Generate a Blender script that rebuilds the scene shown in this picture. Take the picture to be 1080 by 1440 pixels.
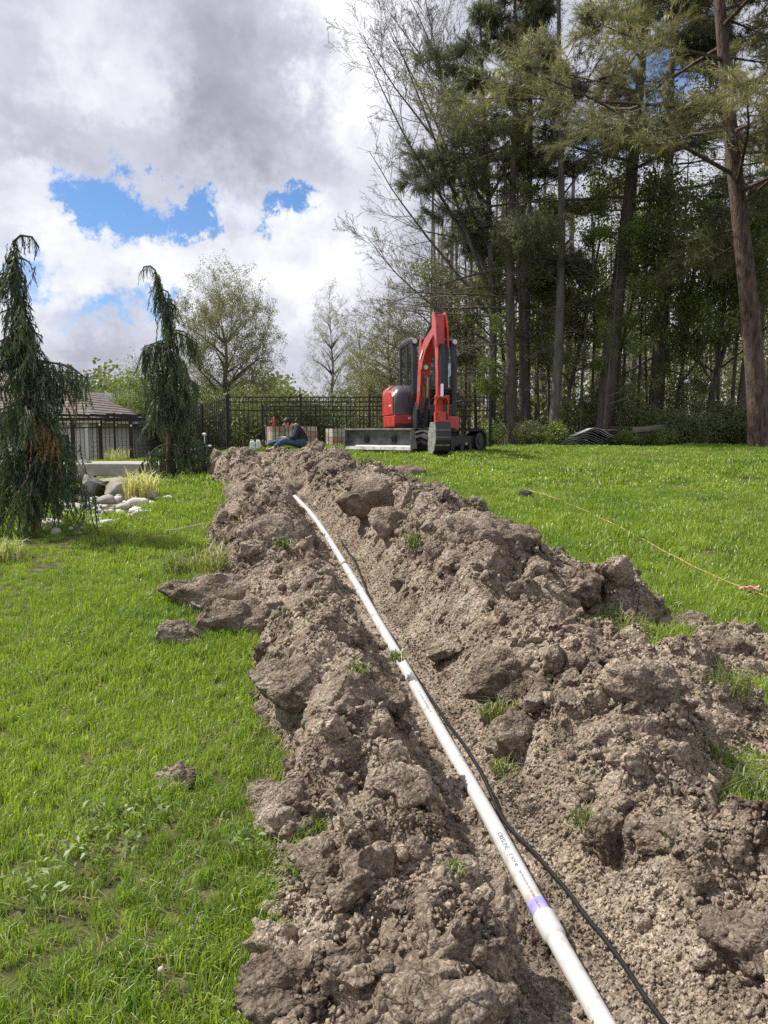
import bpy, bmesh, math, random
import numpy as np
from mathutils import Vector, Matrix, Euler, Quaternion

for _o in list(bpy.data.objects):
    bpy.data.objects.remove(_o, do_unlink=True)
SC = bpy.context.scene
COL = SC.collection
R = math.radians
PI = math.pi

# ------------------------------------------------------------------ camera
F_PX = 1082.0            # focal length in photograph pixels (1080 x 1440)
HORIZON = 610.0          # photograph row of the horizon
EYE = 1.55
PITCH = -math.atan((720.0 - HORIZON) / F_PX)
cam_d = bpy.data.cameras.new('camera')
cam = bpy.data.objects.new('camera', cam_d)
COL.objects.link(cam)
cam_d.sensor_fit = 'VERTICAL'
cam_d.sensor_height = 36.0
cam_d.sensor_width = 27.0
cam_d.lens = 36.0 * F_PX / 1440.0
cam_d.clip_start = 0.05
cam_d.clip_end = 2000.0
cam.location = (0, 0, EYE)
cam.rotation_euler = (PI / 2 + PITCH, 0, 0)
SC.camera = cam

def ray(px, py):
    """direction of a photograph pixel in world space, scaled so that y = 1"""
    a = (px - 540.0) / F_PX
    b = (720.0 - py) / F_PX
    c, s = math.cos(PITCH), math.sin(PITCH)
    d = Vector((a, c - b * s, s + b * c))
    return d / d.y

def at(px, py, Y):
    d = ray(px, py)
    return Vector((d.x * Y, Y, EYE + d.z * Y))

# ------------------------------------------------------------------ sun, exposure
SUN_AZ = R(-68.0)        # clockwise from +Y (the viewing direction); the sun stands ahead and to the left
SUN_EL = R(52.0)
sun_d = bpy.data.lights.new('sun', 'SUN')
sun_d.energy = 5.0
sun_d.angle = R(0.55)
sun_d.color = (1.0, 0.955, 0.88)
sun = bpy.data.objects.new('sun', sun_d)
COL.objects.link(sun)
to_sun = Vector((math.sin(SUN_AZ) * math.cos(SUN_EL), math.cos(SUN_AZ) * math.cos(SUN_EL), math.sin(SUN_EL)))
sun.location = to_sun * 60
sun.rotation_euler = to_sun.to_track_quat('Z', 'Y').to_euler()
SC.view_settings.view_transform = 'Standard'
SC.view_settings.look = 'None'
SC.view_settings.exposure = 0.3
SC.view_settings.gamma = 1.0
SC.view_settings.use_curve_mapping = False
SC.render.engine = 'CYCLES'
SC.cycles.use_denoising = False
SC.cycles.max_bounces = 7
SC.cycles.diffuse_bounces = 4
SC.cycles.transmission_bounces = 4
SC.cycles.transparent_max_bounces = 6

# ------------------------------------------------------------------ sky with broken cloud
W = bpy.data.worlds.new('World')
SC.world = W
W.use_nodes = True
def build_world():
    nt = W.node_tree
    N, L = nt.nodes, nt.links
    for n in list(N): N.remove(n)
    def mk(t, **kw):
        n = N.new(t)
        for k, v in kw.items(): setattr(n, k, v)
        return n
    def put(sock, v):
        if hasattr(v, 'is_linked') or isinstance(v, bpy.types.NodeSocket): L.new(v, sock)
        else: sock.default_value = v
    def M(op, a, b=0.0, c=None, clamp=False):
        n = mk('ShaderNodeMath', operation=op, use_clamp=clamp)
        put(n.inputs[0], a); put(n.inputs[1], b)
        if c is not None: put(n.inputs[2], c)
        return n.outputs[0]
    def V(op, a, b):
        n = mk('ShaderNodeVectorMath', operation=op)
        put(n.inputs[0], a); put(n.inputs[1], b)
        return n
    def sstep(x, lo, hi):
        n = mk('ShaderNodeMapRange', interpolation_type='SMOOTHSTEP')
        put(n.inputs[0], x); n.inputs[1].default_value = lo; n.inputs[2].default_value = hi
        return n.outputs[0]
    out = mk('ShaderNodeOutputWorld'); bg = mk('ShaderNodeBackground')
    bg.inputs[1].default_value = 0.122
    L.new(bg.outputs[0], out.inputs[0])
    sky = mk('ShaderNodeTexSky', sky_type='NISHITA', sun_disc=False)
    sky.sun_elevation = SUN_EL; sky.sun_rotation = SUN_AZ % (2 * PI)
    sky.air_density = 1.0; sky.dust_density = 0.4; sky.ozone_density = 1.6
    tc = mk('ShaderNodeTexCoord')
    d = V('NORMALIZE', tc.outputs['Generated'], (0, 0, 0)).outputs[0]
    sep = mk('ShaderNodeSeparateXYZ'); L.new(d, sep.inputs[0])
    x, y, z = sep.outputs
    az = M('ARCTAN2', x, y); el = M('ARCSINE', z)
    cb = mk('ShaderNodeCombineXYZ'); L.new(az, cb.inputs[0]); L.new(el, cb.inputs[1])
    zz = M('ADD', M('MAXIMUM', z, 0.0), 0.22)
    pl = mk('ShaderNodeCombineXYZ')
    L.new(M('DIVIDE', x, zz), pl.inputs[0]); L.new(M('DIVIDE', y, zz), pl.inputs[1])
    def noise(vec, scale, detail=8, rough=0.55, dist=0.0, off=(0, 0, 0)):
        n = mk('ShaderNodeTexNoise', noise_dimensions='3D')
        L.new(V('ADD', vec, off).outputs[0], n.inputs['Vector'])
        n.inputs['Scale'].default_value = scale; n.inputs['Detail'].default_value = detail
        n.inputs['Roughness'].default_value = rough; n.inputs['Distortion'].default_value = dist
        return n
    wn = noise(d, 9.0, 9, 0.68)
    warp = V('MULTIPLY', V('SUBTRACT', wn.outputs['Color'], (0.5, 0.5, 0.5)).outputs[0], (0.34, 0.30, 0.0)).outputs[0]
    wp = V('ADD', cb.outputs[0], warp).outputs[0]
    def azel(px, py):
        r = ray(px, py); r.normalize()
        return math.atan2(r.x, r.y), math.asin(r.z)
    def blobs(lst):
        acc = None
        for (px, py, rx, ry, amp) in lst:
            a, e = azel(px, py)
            s = V('SUBTRACT', wp, (a, e, 0)).outputs[0]
            s = V('MULTIPLY', s, (F_PX / rx, F_PX / ry, 0)).outputs[0]
            ln = mk('ShaderNodeVectorMath', operation='LENGTH'); L.new(s, ln.inputs[0])
            v = M('MULTIPLY', sstep(ln.outputs['Value'], 1.0, 0.0), amp)
            acc = v if acc is None else M('ADD', acc, v)
        return acc
    # cloud cover, with the breaks the photograph shows
    n1 = noise(pl.outputs[0], 0.95, 9, 0.58, 0.35, (3.1, 1.7, 0))
    gap = blobs([(130, 262, 70, 52, 0.44), (165, 305, 58, 42, 0.34), (245, 294, 70, 32, 0.42), (392, 318, 56, 36, 0.46),
                 (165, 462, 100, 44, 0.36), (10, 372, 70, 50, 0.3), (735, 12, 70, 50, 0.4), (960, 95, 150, 110, 0.36), (845, 190, 110, 90, 0.3),
                 (80, 470, 80, 40, 0.1), (95, 540, 150, 50, 0.17)])
    cover = sstep(M('SUBTRACT', M('ADD', M('MULTIPLY', n1.outputs[0], 0.75), 0.30), gap), 0.25, 0.60)
    # cloud light and dark
    n2 = noise(pl.outputs[0], 1.7, 8, 0.6, 0.5, (9.0, 4.0, 2.0))
    n3 = noise(d, 9.0, 9, 0.62, 0.3, (1.0, 7.0, 2.0))
    lit = blobs([(165, 100, 150, 130, 0.34), (520, 60, 130, 190, 0.42), (500, 240, 150, 150, 0.2), (60, 230, 130, 80, 0.2), (250, 370, 420, 100, 0.34),
                 (430, 390, 150, 120, 0.2), (90, 410, 200, 100, 0.16),
                 (300, 40, 160, 190, -0.34), (60, 60, 200, 90, -0.24), (330, 190, 250, 100, -0.32), (40, 175, 170, 55, -0.3), (110, 545, 200, 60, -0.26)])
    b = M('ADD', M('ADD', M('MULTIPLY', M('SUBTRACT', n2.outputs[0], 0.5), 0.55), M('MULTIPLY', M('SUBTRACT', n3.outputs[0], 0.5), 0.65)), M('ADD', lit, 0.50))
    ramp = mk('ShaderNodeValToRGB')
    L.new(b, ramp.inputs[0])
    e = ramp.color_ramp.elements
    e[0].position = -0.0; e[0].color = (0.25, 0.258, 0.31, 1)
    e[1].position = 0.95; e[1].color = (0.74, 0.752, 0.785, 1)
    m_ = e.new(0.5); m_.color = (0.45, 0.46, 0.525, 1)
    up = V('MULTIPLY', ramp.outputs[0], (10.0, 10.0, 10.0)).outputs[0]
    mix = mk('ShaderNodeMix', data_type='RGBA')
    L.new(cover, mix.inputs[0])
    blue = V('MULTIPLY', sky.outputs[0], (0.54, 0.70, 0.90)).outputs[0]
    L.new(blue, mix.inputs[6]); L.new(up, mix.inputs[7])
    L.new(mix.outputs[2], bg.inputs[0])
build_world()

# ------------------------------------------------------------------ numpy noise
def _h(ix, iy, iz, seed):
    with np.errstate(over='ignore'):
        n = (ix.astype(np.int64) * 374761393 + iy.astype(np.int64) * 668265263 + iz.astype(np.int64) * 2147483647 + seed * 1274126177) & 0xffffffff
        n = ((n ^ (n >> 13)) * 1274126177) & 0xffffffff
        n = ((n ^ (n >> 16)) * 2246822519) & 0xffffffff
        n = n ^ (n >> 15)
    return n.astype(np.float64) / 4294967295.0

def vnoise(x, y, z=None, seed=0):
    x = np.asarray(x, float); y = np.asarray(y, float)
    z = np.zeros_like(x) if z is None else np.asarray(z, float)
    fx, fy, fz = np.floor(x), np.floor(y), np.floor(z)
    u, v, w = x - fx, y - fy, z - fz
    u = u * u * (3 - 2 * u); v = v * v * (3 - 2 * v); w = w * w * (3 - 2 * w)
    r = 0
    for dz in (0, 1):
        if dz and not np.any(w): break
        for dy in (0, 1):
            for dx in (0, 1):
                r = r + _h(fx + dx, fy + dy, fz + dz, seed) * (u if dx else 1 - u) * (v if dy else 1 - v) * (w if dz else 1 - w)
    return r * 2 - 1

def fbm(x, y, z=None, seed=0, oct=4, gain=0.5):
    a, r, f = 1.0, 0.0, 1.0
    for i in range(oct):
        r = r + a * vnoise(x * f + 17.3 * i, y * f - 9.1 * i, None if z is None else z * f, seed + i)
        a *= gain; f *= 2.03
    return r

def lumps(x, y, s, seed):
    """rounded cells: dome height 0..1 with a random height for each cell"""
    gx, gy = x / s, y / s
    cx, cy = np.floor(gx), np.floor(gy)
    best = np.zeros_like(gx)
    zero = np.zeros_like(gx)
    for dy in (-1, 0, 1):
        for dx in (-1, 0, 1):
            ix, iy = cx + dx, cy + dy
            ox = _h(ix, iy, zero, seed); oy = _h(ix, iy, zero, seed + 7); am = _h(ix, iy, zero, seed + 13)
            d2 = (gx - ix - ox) ** 2 + (gy - iy - oy) ** 2
            rr = 0.45 + 0.5 * am
            hh = np.clip(1 - d2 / (rr * rr), 0, 1) ** 0.55 * (0.35 + 0.65 * am)
            best = np.maximum(best, hh)
    return best

def lumps3(V, s, seed):
    g = V / s; c = np.floor(g); best = np.zeros(len(V))
    for dz in (-1, 0, 1):
        for dy in (-1, 0, 1):
            for dx in (-1, 0, 1):
                ix, iy, iz = c[:, 0] + dx, c[:, 1] + dy, c[:, 2] + dz
                o = [_h(ix, iy, iz, seed + 7 * q) for q in range(4)]
                d2 = (g[:, 0] - ix - o[0]) ** 2 + (g[:, 1] - iy - o[1]) ** 2 + (g[:, 2] - iz - o[2]) ** 2
                rr = 0.45 + 0.5 * o[3]
                best = np.maximum(best, np.clip(1 - d2 / (rr * rr), 0, 1) ** 0.6 * (0.35 + 0.65 * o[3]))
    return best

def sstep(a, b, x):
    t = np.clip((np.asarray(x, float) - a) / (b - a), 0, 1)
    return t * t * (3 - 2 * t)

# ------------------------------------------------------------------ materials
MATS = {}
def _new_mat(name):
    m = bpy.data.materials.new(name); m.use_nodes = True
    nt = m.node_tree
    for n in list(nt.nodes): nt.nodes.remove(n)
    out = nt.nodes.new('ShaderNodeOutputMaterial')
    MATS[name] = m
    return m, nt, out

def solid(name, col, rough=0.6, metal=0.0, var=0.18, scale=6.0, bump=0.0, bscale=None, col2=None, spec=0.4, coat=0.0, space='Object', stretch=(1, 1, 1), lo=0.35, hi=0.65):
    m, nt, out = _new_mat(name)
    N, L = nt.nodes, nt.links
    b = N.new('ShaderNodeBsdfPrincipled'); L.new(b.outputs[0], out.inputs[0])
    b.inputs['Roughness'].default_value = rough; b.inputs['Metallic'].default_value = metal
    b.inputs['Specular IOR Level'].default_value = spec
    b.inputs['Coat Weight'].default_value = coat
    tc = N.new('ShaderNodeTexCoord'); mp = N.new('ShaderNodeMapping')
    mp.inputs['Scale'].default_value = stretch
    if space == 'World':
        g = N.new('ShaderNodeNewGeometry'); L.new(g.outputs['Position'], mp.inputs[0])
    else:
        L.new(tc.outputs[space], mp.inputs[0])
    nz = N.new('ShaderNodeTexNoise'); nz.inputs['Scale'].default_value = scale; nz.inputs['Detail'].default_value = 6; nz.inputs['Roughness'].default_value = 0.6
    L.new(mp.outputs[0], nz.inputs['Vector'])
    rp = N.new('ShaderNodeValToRGB'); L.new(nz.outputs[0], rp.inputs[0])
    c1 = tuple(c * (1 - var) for c in col) if col2 is None else col
    c2 = tuple(min(c * (1 + var), 1) for c in col) if col2 is None else col2
    e = rp.color_ramp.elements
    e[0].position = lo; e[0].color = (*c1, 1); e[1].position = hi; e[1].color = (*c2, 1)
    L.new(rp.outputs[0], b.inputs['Base Color'])
    rr = N.new('ShaderNodeMapRange'); L.new(nz.outputs[0], rr.inputs[0])
    rr.inputs[3].default_value = max(rough - 0.12, 0.02); rr.inputs[4].default_value = min(rough + 0.12, 1)
    L.new(rr.outputs[0], b.inputs['Roughness'])
    if bump:
        n2 = N.new('ShaderNodeTexNoise'); n2.inputs['Scale'].default_value = bscale or scale * 5; n2.inputs['Detail'].default_value = 5
        L.new(mp.outputs[0], n2.inputs['Vector'])
        bp = N.new('ShaderNodeBump'); bp.inputs['Strength'].default_value = 0.8; bp.inputs['Distance'].default_value = bump
        L.new(n2.outputs[0], bp.inputs['Height']); L.new(bp.outputs[0], b.inputs['Normal'])
    return m

def leafy(name, col, col2, trans=0.45, rough=0.5, scale=0.6, gloss=0.06, tcol=None):
    """thin foliage: diffuse + light through the leaf + a little sheen"""
    m, nt, out = _new_mat(name)
    N, L = nt.nodes, nt.links
    g = N.new('ShaderNodeNewGeometry'); oi = N.new('ShaderNodeObjectInfo')
    nz = N.new('ShaderNodeTexNoise'); nz.inputs['Scale'].default_value = scale; nz.inputs['Detail'].default_value = 3
    L.new(g.outputs['Position'], nz.inputs['Vector'])
    ad = N.new('ShaderNodeMath'); ad.operation = 'MULTIPLY_ADD'
    L.new(oi.outputs['Random'], ad.inputs[0]); ad.inputs[1].default_value = 0.5; L.new(nz.outputs[0], ad.inputs[2])
    a2 = N.new('ShaderNodeMath'); a2.operation = 'MULTIPLY_ADD'
    L.new(g.outputs['Random Per Island'], a2.inputs[0]); a2.inputs[1].default_value = 0.4; L.new(ad.outputs[0], a2.inputs[2])
    mr = N.new('ShaderNodeMapRange'); L.new(a2.outputs[0], mr.inputs[0])
    mr.inputs[1].default_value = 0.52; mr.inputs[2].default_value = 1.32
    mx = N.new('ShaderNodeMix'); mx.data_type = 'RGBA'
    L.new(mr.outputs[0], mx.inputs[0]); mx.inputs[6].default_value = (*col, 1); mx.inputs[7].default_value = (*col2, 1)
    df = N.new('ShaderNodeBsdfDiffuse'); tr = N.new('ShaderNodeBsdfTranslucent'); gl = N.new('ShaderNodeBsdfGlossy')
    gl.inputs['Roughness'].default_value = rough; gl.inputs[0].default_value = (0.9, 0.95, 0.9, 1)
    L.new(mx.outputs[2], df.inputs[0])
    tm = N.new('ShaderNodeMix'); tm.data_type = 'RGBA'; tm.blend_type = 'MULTIPLY'; tm.inputs[0].default_value = 1
    L.new(mx.outputs[2], tm.inputs[6]); tm.inputs[7].default_value = (*(tcol or (1.25, 1.2, 0.6)), 1)
    L.new(tm.outputs[2], tr.inputs[0])
    s1 = N.new('ShaderNodeMixShader'); s1.inputs[0].default_value = trans
    L.new(df.outputs[0], s1.inputs[1]); L.new(tr.outputs[0], s1.inputs[2])
    s2 = N.new('ShaderNodeMixShader'); s2.inputs[0].default_value = gloss
    L.new(s1.outputs[0], s2.inputs[1]); L.new(gl.outputs[0], s2.inputs[2])
    L.new(s2.outputs[0], out.inputs[0])
    return m

def glassy(name, col=(0.6, 0.7, 0.72)):
    m, nt, out = _new_mat(name)
    N, L = nt.nodes, nt.links
    b = N.new('ShaderNodeBsdfPrincipled'); L.new(b.outputs[0], out.inputs[0])
    b.inputs['Base Color'].default_value = (*col, 1); b.inputs['Roughness'].default_value = 0.03
    b.inputs['Transmission Weight'].default_value = 1.0; b.inputs['IOR'].default_value = 1.05
    b.inputs['Coat Weight'].default_value = 0.6; b.inputs['Coat Roughness'].default_value = 0.03
    return m

# ------------------------------------------------------------------ object helpers
def tag(o, label=None, cat=None, group=None, kind=None):
    if label: o['label'] = label
    if cat: o['category'] = cat
    if group: o['group'] = group
    if kind: o['kind'] = kind
    return o

def thing(name, label, cat, loc=(0, 0, 0), rz=0.0, group=None):
    o = bpy.data.objects.new(name, None); COL.objects.link(o)
    o.empty_display_size = 0.1
    o.location = loc; o.rotation_euler = (0, 0, rz)
    return tag(o, label, cat, group)

def link_mesh(name, me, mat=None, parent=None, loc=None, rot=None):
    o = bpy.data.objects.new(name, me); COL.objects.link(o)
    if mat is not None and not me.materials:
        for m in (mat if isinstance(mat, (list, tuple)) else [mat]): me.materials.append(MATS[m] if isinstance(m, str) else m)
    if parent: o.parent = parent
    if loc is not None: o.location = loc
    if rot is not None: o.rotation_euler = rot
    return o

def np_mesh(name, V, quads=None, tris=None, smooth=False, qmat=None, tmat=None):
    me = bpy.data.meshes.new(name)
    V = np.asarray(V, np.float32)
    quads = np.zeros((0, 4), np.int32) if quads is None else np.asarray(quads, np.int32).reshape(-1, 4)
    tris = np.zeros((0, 3), np.int32) if tris is None else np.asarray(tris, np.int32).reshape(-1, 3)
    nq, ntr = len(quads), len(tris)
    me.vertices.add(len(V)); me.vertices.foreach_set('co', V.ravel())
    me.loops.add(nq * 4 + ntr * 3)
    me.loops.foreach_set('vertex_index', np.concatenate([quads.ravel(), tris.ravel()]))
    me.polygons.add(nq + ntr)
    st = np.concatenate([np.arange(nq) * 4, nq * 4 + np.arange(ntr) * 3]).astype(np.int32)
    me.polygons.foreach_set('loop_start', st)
    me.update(calc_edges=True)
    if smooth: me.polygons.foreach_set('use_smooth', np.ones(nq + ntr, bool))
    if qmat is not None or tmat is not None:
        mi = np.concatenate([np.zeros(nq, np.int32) if qmat is None else qmat, np.zeros(ntr, np.int32) if tmat is None else tmat]).astype(np.int32)
        me.polygons.foreach_set('material_index', mi)
    me.validate()
    return me

class MB:
    """collects simple solids; build() links them as one mesh object"""
    def __init__(s): s.v = []; s.f = []; s.M = Matrix.Identity(4)
    def add(s, vs, fs):
        k = len(s.v)
        s.v += [tuple(s.M @ Vector(v)) for v in vs]
        s.f += [tuple(i + k for i in f) for f in fs]
        return s
    def box(s, c, size, rot=None, taper=1.0):
        hx, hy, hz = size[0] / 2, size[1] / 2, size[2] / 2
        m = rot.to_matrix() if isinstance(rot, Euler) else (rot or Matrix.Identity(3))
        vs = []
        for z in (-1, 1):
            t = taper if z > 0 else 1
            for x, y in ((-1, -1), (1, -1), (1, 1), (-1, 1)):
                vs.append(Vector(c) + m @ Vector((x * hx * t, y * hy * t, z * hz)))
        return s.add(vs, [(3, 2, 1, 0), (4, 5, 6, 7), (0, 1, 5, 4), (1, 2, 6, 5), (2, 3, 7, 6), (3, 0, 4, 7)])
    def tube(s, pts, rad, n=8, cap=True):
        pts = [Vector(p) for p in pts]
        if not isinstance(rad, (list, tuple)): rad = [rad] * len(pts)
        vs, fs = [], []
        up = None
        for i, p in enumerate(pts):
            t = (pts[min(i + 1, len(pts) - 1)] - pts[max(i - 1, 0)]).normalized()
            if up is None:
                up = Vector((0, 0, 1)) if abs(t.z) < 0.9 else Vector((1, 0, 0))
            a = t.cross(up).normalized(); up = a.cross(t).normalized()
            for k in range(n):
                q = 2 * PI * k / n
                vs.append(p + (a * math.cos(q) + up * math.sin(q)) * rad[i])
        for i in range(len(pts) - 1):
            for k in range(n):
                fs.append((i * n + k, i * n + (k + 1) % n, (i + 1) * n + (k + 1) % n, (i + 1) * n + k))
        if cap:
            fs.append(tuple(range(n - 1, -1, -1))); fs.append(tuple(range((len(pts) - 1) * n, len(pts) * n)))
        return s.add(vs, fs)
    def cyl(s, p0, p1, r, r2=None, n=12): return s.tube([p0, p1], [r, r if r2 is None else r2], n)
    def prism(s, poly, d0, d1, plane='xz'):
        """poly in the plane, extruded along the third axis from d0 to d1"""
        def P(a, b, d): return (a, d, b) if plane == 'xz' else ((d, a, b) if plane == 'yz' else (a, b, d))
        n = len(poly)
        vs = [P(a, b, d0) for a, b in poly] + [P(a, b, d1) for a, b in poly]
        fs = [tuple(range(n)), tuple(range(2 * n - 1, n - 1, -1))] + [(i, n + i, n + (i + 1) % n, (i + 1) % n) for i in range(n)]
        return s.add(vs, fs)
    def loft(s, rings, cap=True):
        n = len(rings[0]); vs = [p for r in rings for p in r]; fs = []
        for i in range(len(rings) - 1):
            for k in range(n):
                fs.append((i * n + k, i * n + (k + 1) % n, (i + 1) * n + (k + 1) % n, (i + 1) * n + k))
        if cap: fs += [tuple(range(n - 1, -1, -1)), tuple(range((len(rings) - 1) * n, len(rings) * n))]
        return s.add(vs, fs)
    def lathe(s, prof, n=16, c=(0, 0, 0)):
        return s.loft([[(c[0] + r * math.cos(2 * PI * k / n), c[1] + r * math.sin(2 * PI * k / n), c[2] + z) for k in range(n)] for r, z in prof])
    def build(s, name, mat, parent=None, bevel=0.0, smooth=False, loc=None, rot=None, seg=2):
        me = bpy.data.meshes.new(name)
        me.from_pydata(s.v, [], s.f)
        bm = bmesh.new(); bm.from_mesh(me); bmesh.ops.recalc_face_normals(bm, faces=bm.faces[:]); bm.to_mesh(me); bm.free()
        if smooth: me.polygons.foreach_set('use_smooth', [True] * len(me.polygons))
        o = link_mesh(name, me, mat, parent, loc, rot)
        if bevel:
            md = o.modifiers.new('bevel', 'BEVEL'); md.width = bevel; md.segments = seg; md.limit_method = 'ANGLE'; md.angle_limit = R(35)
        if smooth:
            me.set_sharp_from_angle(angle=R(40))
        return o

# ---- foliage, grass and crumbs: one mesh holds a few small pieces and the points they stand on
_GN = {}
def scatter_tree(K):
    if K in _GN: return _GN[K]
    ng = bpy.data.node_groups.new('scatter_%d' % K, 'GeometryNodeTree')
    ng.interface.new_socket('Geometry', in_out='INPUT', socket_type='NodeSocketGeometry')
    ng.interface.new_socket('Geometry', in_out='OUTPUT', socket_type='NodeSocketGeometry')
    N, L = ng.nodes, ng.links
    gi, go = N.new('NodeGroupInput'), N.new('NodeGroupOutput')
    def attr(nm, dt):
        a = N.new('GeometryNodeInputNamedAttribute'); a.data_type = dt; a.inputs['Name'].default_value = nm
        return a.outputs['Attribute']
    tid = attr('tid', 'INT'); rot = attr('rot', 'FLOAT_VECTOR'); scl = attr('scl', 'FLOAT_VECTOR')
    e2r = N.new('FunctionNodeEulerToRotation'); L.new(rot, e2r.inputs[0])
    jn = N.new('GeometryNodeJoinGeometry')
    def pick(v):
        c = N.new('FunctionNodeCompare'); c.data_type = 'INT'; c.operation = 'EQUAL'
        L.new(tid, c.inputs[2]); c.inputs[3].default_value = v
        s = N.new('GeometryNodeSeparateGeometry'); s.domain = 'POINT'
        L.new(gi.outputs[0], s.inputs[0]); L.new(c.outputs[0], s.inputs[1])
        return s.outputs[0]
    for k in range(K):
        ip = N.new('GeometryNodeInstanceOnPoints')
        L.new(pick(100 + k), ip.inputs['Points']); L.new(pick(k), ip.inputs['Instance'])
        L.new(e2r.outputs[0], ip.inputs['Rotation']); L.new(scl, ip.inputs['Scale'])
        L.new(ip.outputs[0], jn.inputs[0])
    L.new(jn.outputs[0], go.inputs[0])
    _GN[K] = ng
    return ng

def scatter_mesh(name, temps, P, rot, scl, pick, mats):
    """temps: list of (V, quads, tris, matindex); P (n,3) points, rot (n,3) euler, scl (n,) or (n,3)"""
    Vs, Q, T, qm, tm, tid = [], [], [], [], [], []
    off = 0
    for k, t in enumerate(temps):
        V, q, tr = t[0], t[1], t[2]; mi = t[3] if len(t) > 3 else 0
        Vs.append(np.asarray(V, float).reshape(-1, 3))
        if q is not None and len(q): Q.append(np.asarray(q) + off); qm.append(np.full(len(q), mi))
        if tr is not None and len(tr): T.append(np.asarray(tr) + off); tm.append(np.full(len(tr), mi))
        tid.append(np.full(len(Vs[-1]), k)); off += len(Vs[-1])
    P = np.asarray(P, float).reshape(-1, 3); n = len(P)
    Vs.append(P); tid.append(100 + np.asarray(pick, int))
    me = np_mesh(name, np.concatenate(Vs), np.concatenate(Q) if Q else None, np.concatenate(T) if T else None,
                 qmat=np.concatenate(qm) if qm else None, tmat=np.concatenate(tm) if tm else None)
    tot = off + n
    a = me.attributes.new('tid', 'INT', 'POINT'); a.data.foreach_set('value', np.concatenate(tid).astype(np.int32))
    rr = np.zeros((tot, 3), np.float32); rr[off:] = rot
    a = me.attributes.new('rot', 'FLOAT_VECTOR', 'POINT'); a.data.foreach_set('vector', rr.ravel())
    ss = np.ones((tot, 3), np.float32); scl = np.asarray(scl, float); ss[off:] = scl[:, None] if scl.ndim == 1 else scl
    a = me.attributes.new('scl', 'FLOAT_VECTOR', 'POINT'); a.data.foreach_set('vector', ss.ravel())
    for m in mats: me.materials.append(MATS[m])
    me['_K'] = len(temps)
    return me

def scatter_obj(name, me, parent=None, loc=None, rot=None):
    o = link_mesh(name, me, None, parent, loc, rot)
    md = o.modifiers.new('scatter', 'NODES'); md.node_group = scatter_tree(me['_K'])
    return o

def dir_euler(D):
    """euler that turns +Z to the directions D (n,3)"""
    D = np.asarray(D, float); D = D / (np.linalg.norm(D, axis=1, keepdims=True) + 1e-9)
    return np.stack([np.zeros(len(D)), np.arccos(np.clip(D[:, 2], -1, 1)), np.arctan2(D[:, 1], D[:, 0])], 1)

def tubes(polys):
    """polys: list of (points, radii, sides) -> V, quads; polylines of the same shape are done together"""
    groups = {}
    for p, r, n in polys: groups.setdefault((len(p), n), []).append((p, r))
    Vs, Qs, off = [], [], 0
    for (k, n), lst in groups.items():
        P = np.array([[tuple(q) for q in p] for p, _ in lst], float); Rr = np.array([r for _, r in lst], float)
        T = np.empty_like(P); T[:, 1:-1] = P[:, 2:] - P[:, :-2]; T[:, 0] = P[:, 1] - P[:, 0]; T[:, -1] = P[:, -1] - P[:, -2]
        T /= np.linalg.norm(T, axis=2, keepdims=True) + 1e-9
        m = T.mean(1); ref = np.where(np.abs(m[:, 2:3]) < 0.8, np.array([[0, 0, 1.0]]), np.array([[1.0, 0.2, 0]]))
        A = np.cross(T, ref[:, None, :]); A /= np.linalg.norm(A, axis=2, keepdims=True) + 1e-9
        B = np.cross(T, A)
        ang = np.arange(n) * 2 * PI / n
        V = P[:, :, None, :] + Rr[:, :, None, None] * (A[:, :, None, :] * np.cos(ang)[None, None, :, None] + B[:, :, None, :] * np.sin(ang)[None, None, :, None])
        M_ = len(lst)
        i = np.arange(k - 1)[:, None]; j = np.arange(n)[None, :]
        q = np.stack([i * n + j, i * n + (j + 1) % n, (i + 1) * n + (j + 1) % n, (i + 1) * n + j], -1).reshape(-1, 4)
        Q = (q[None] + (np.arange(M_) * k * n)[:, None, None]).reshape(-1, 4) + off
        Vs.append(V.reshape(-1, 3)); Qs.append(Q); off += M_ * k * n
    return np.concatenate(Vs), np.concatenate(Qs)

# ------------------------------------------------------------------ terrain
def H(x, y):
    """height of the undisturbed ground"""
    x = np.asarray(x, float); y = np.asarray(y, float)
    h = np.interp(y, [-30, 0, 5, 10, 15, 18, 22, 30, 60, 200, 900], [-1.2, 0, 0.36, 0.75, 1.06, 1.15, 1.16, 1.16, 1.0, 0.5, 0.3])
    h2 = np.interp(y + 0.8, [-30, 0, 5, 10, 15, 18, 22, 30, 60, 200, 900], [-1.2, 0, 0.36, 0.75, 1.06, 1.15, 1.16, 1.16, 1.0, 0.5, 0.3])
    h3 = np.interp(y - 0.8, [-30, 0, 5, 10, 15, 18, 22, 30, 60, 200, 900], [-1.2, 0, 0.36, 0.75, 1.06, 1.15, 1.16, 1.16, 1.0, 0.5, 0.3])
    h = (h + h2 + h3) / 3
    left = sstep(-2.9, -6.0, x)
    h = h - 0.40 * left * sstep(8.5, 13.5, y)
    h = h - 1.05 * sstep(-2.0, -6.5, x) * sstep(22.5, 27.5, y)
    h = h - 0.42 * np.exp(-(((x + 4.75) / 1.0) ** 2 + ((y - 11.6) / 1.5) ** 2))
    h = h + 0.02 * fbm(x * 0.35, y * 0.35, seed=3, oct=3) + 0.008 * fbm(x * 1.7, y * 1.7, seed=5, oct=2)
    return h

def Hs(x, y): return float(H(np.array([x]), np.array([y]))[0])

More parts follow.
